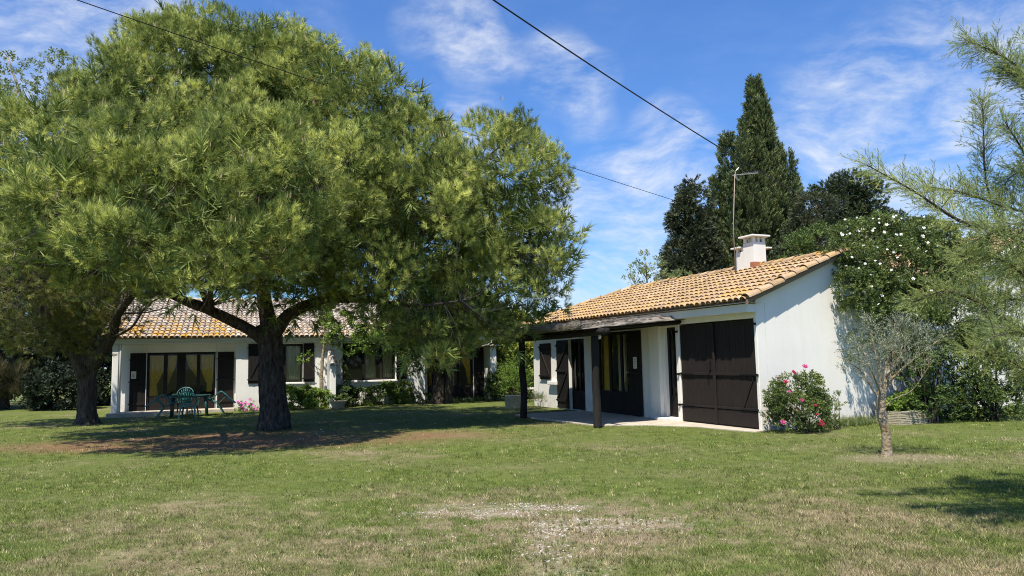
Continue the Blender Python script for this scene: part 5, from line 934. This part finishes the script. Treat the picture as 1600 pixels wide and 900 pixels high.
# ------------------------------------------------------------------ tamarisk at the right edge
def tamarisk():
    ob = (7.0, 7.3, 0); o = empty('tamarisk_tree', ob, 0, 'feathery tamarisk leaning into view from the right edge', 'tree'); off = np.array(ob); A = lambda x, y, D: at(x, y, D)-off; t = MB()
    br = [([(0, 0, 0), (-.1, 0, .9), (-.3, 0, 1.6)], .13, .09, 0)]
    raw_ = [([(1700, 560, 7.2), (1600, 385, 7.2), (1500, 345, 7.1), (1430, 300, 7), (1355, 258, 6.9)], .035, .004, 1.0), ([(1720, 480, 7.3), (1660, 250, 7.2), (1600, 120, 7.1), (1560, 85, 7), (1508, 62, 7)], .028, .004, 1.0), ([(1700, 500, 7.6), (1600, 420, 7.6), (1545, 300, 7.5), (1537, 210, 7.5), (1535, 155, 7.5)], .022, .003, .8),
            ([(1720, 470, 7.0), (1640, 330, 7), (1600, 240, 6.9), (1570, 190, 6.8)], .025, .004, .8), ([(1700, 520, 6.6), (1600, 430, 6.6), (1560, 405, 6.5), (1500, 400, 6.4)], .02, .003, .9), ([(1720, 600, 7), (1620, 530, 7), (1540, 480, 6.9), (1480, 455, 6.8), (1440, 468, 6.8)], .025, .003, .9), ([(1720, 600, 6.8), (1630, 590, 6.8), (1570, 560, 6.7), (1520, 550, 6.6)], .02, .003, 1.0),
            ([(1720, 560, 7.6), (1620, 480, 7.7), (1570, 470, 7.8), (1525, 500, 7.8)], .02, .003, .9), ([(1700, 400, 7.4), (1620, 340, 7.4), (1560, 320, 7.3), (1500, 300, 7.3), (1440, 290, 7.2)], .02, .003, 1.1), ([(1700, 350, 7.6), (1640, 280, 7.6), (1590, 270, 7.6), (1560, 300, 7.6)], .015, .003, .8), ([(1720, 420, 6.4), (1650, 370, 6.4), (1590, 350, 6.3), (1540, 370, 6.3)], .018, .003, 1.1),
            ([(1720, 620, 6.4), (1650, 560, 6.4), (1600, 520, 6.3), (1555, 525, 6.2)], .018, .003, 1.0), ([(1700, 300, 7), (1640, 180, 7), (1610, 130, 7), (1570, 110, 7)], .015, .003, .9), ([(1700, 250, 7.5), (1640, 120, 7.5), (1600, 60, 7.4)], .015, .003, .7), ([(1720, 500, 7.2), (1640, 440, 7.1), (1590, 430, 7.1), (1530, 440, 7)], .02, .003, 1.0), ([(1750, 500, 8.5), (1700, 350, 8.6), (1680, 200, 8.6)], .03, .01, 1), ([(1800, 500, 7), (1850, 300, 7), (1850, 150, 7)], .04, .01, 1.2), ([(1800, 560, 6.4), (1750, 400, 6), (1700, 330, 5.8)], .03, .01, 1.2), ([(1850, 560, 7.5), (1950, 400, 7.5), (2000, 250, 7.5)], .04, .01, 1.2), ([(1850, 450, 7.8), (1800, 250, 8), (1780, 80, 8.1)], .04, .01, 1.2), ([(1900, 480, 6.8), (1980, 330, 6.5), (2080, 260, 6.3)], .04, .01, 1.2), ([(1860, 420, 7.3), (1870, 200, 7.2), (1900, 60, 7.2)], .04, .01, 1.2)]
    root = np.array([-.3, 0, 1.55]); t.tube(curve([(.1, .1, -.05), (.0, 0, .6), (-.3, 0, 1.55)], 6), lerpr(.15, .09, 13), 14, gnarl=.15, ridges=5); pos = []; dr = []; sc = []; ti = []
    for p, a, b_, w in raw_:
        P_ = [A(*q) for q in p]; c = curve([root+rng.normal(0, .05, 3)]+P_, 10); t.tube(c, lerpr(a, b_, len(c)), 7, cap=False); c = np.array(c); tint0 = np.clip(rng.normal(.5, .2), .1, .9)
        for k in range(5, len(c)-1):
            d0 = unit(c[k+1]-c[k]); nsub = 3
            for _ in range(nsub):
                side = unit(rng.normal(size=3)*np.array([1, .8, .8])); d = unit(d0*.9+side*.9+np.array([0, 0, .15])); ln = (.18+.34*rng.random())*w*(1.15-.55*k/len(c)); s0 = c[k]+(c[k+1]-c[k])*rng.random(); e = s0+d*ln+np.array([0, 0, -.25*ln*ln]); mid = s0+d*ln*.5
                t.tube([s0, mid, e], [.003, .0022, .001], 3, cap=False)
                for q in range(int(4+11*ln*1.6)):
                    f = (q+.5)/(4+11*ln*1.6); pp = s0+(e-s0)*f; pos.append(pp); dr.append(unit(d+rng.normal(0, .55, 3))); sc.append(.075*(.7+.6*rng.random())*(1.1-.4*f)); ti.append(np.clip(tint0+rng.normal(0, .12), 0, 1))
    t.build('trunk', M['twigd'], o, smooth=True); scatter('crown', *FEATH, np.array(pos), np.array(dr), np.array(sc), np.array(ti), M['tam'], o)
tamarisk()
# ------------------------------------------------------------------ antenna and overhead cables
def antenna():
    p = Vector(RHp(2.35, -2.5, 3.9)); B_ = at(1149, 418, p.y+.05); T_ = at(1148, 272, p.y+.05); o = empty('tv_antenna', tuple(B_-np.array([0, 0, .35])), 0, 'thin television antenna on a tall rusty mast behind the chimney', 'antenna'); h = T_[2]-B_[2]+.35
    MB().tube([(0, 0, 0), (0, 0, h/2), (T_[0]-B_[0], 0, h)], [.014, .012, .010], 10).build('mast', M['mast'], o, smooth=True)
    x = T_[0]-B_[0]; m_ = MB(); m_.bar((x-.06, 0, h-.03), (x+.63, .05, h+.03), .018, .018)
    m_.build('boom', M['slate'], o)
    for k in range(9): q = .18+k*.05; MB().tube([(x+q, -.10, h-.01+q*.08), (x+q, .14, h-.01+q*.08)], .005, 5).build('element', M['slate'], o)
    r_ = MB()
    for s in (-1, 1):
        r_.tube(curve([(x+.02, 0, h), (x+.04, 0, h+s*.1), (x+.12, 0, h+s*.17)], 4), .008, 6); r_.tube(curve([(x+.04, .1, h), (x+.06, .1, h+s*.1), (x+.13, .1, h+s*.16)], 4), .006, 6)
    r_.build('reflector', M['slate'], o)
antenna()
def cable(label, pts, r, sag):
    a, b_ = pts; n = 60; P_ = [a+(b_-a)*i/n-np.array([0, 0, sag*4*(i/n)*(1-i/n)]) for i in range(n+1)]; o = MB().tube(P_, r, 8).build('overhead_cable', M['cable'], smooth=True); tag(o, label, 'cable', 'overhead cables across the garden')
def through(p, q, f0, f1): return p+(q-p)*f0, p+(q-p)*f1
a, c = at(779, 0, 12.5), at(1262, 303, 24); cable('thick black overhead cable crossing in front of the tall cypress', through(a, c, -.10, 1.35), .0145, .25)
a, c = at(120, -6, 13.4), at(1067, 316, 30); cable('thinner black overhead cable crossing in front of the big pine', through(a, c, -.25, 1.1), .010, .12)
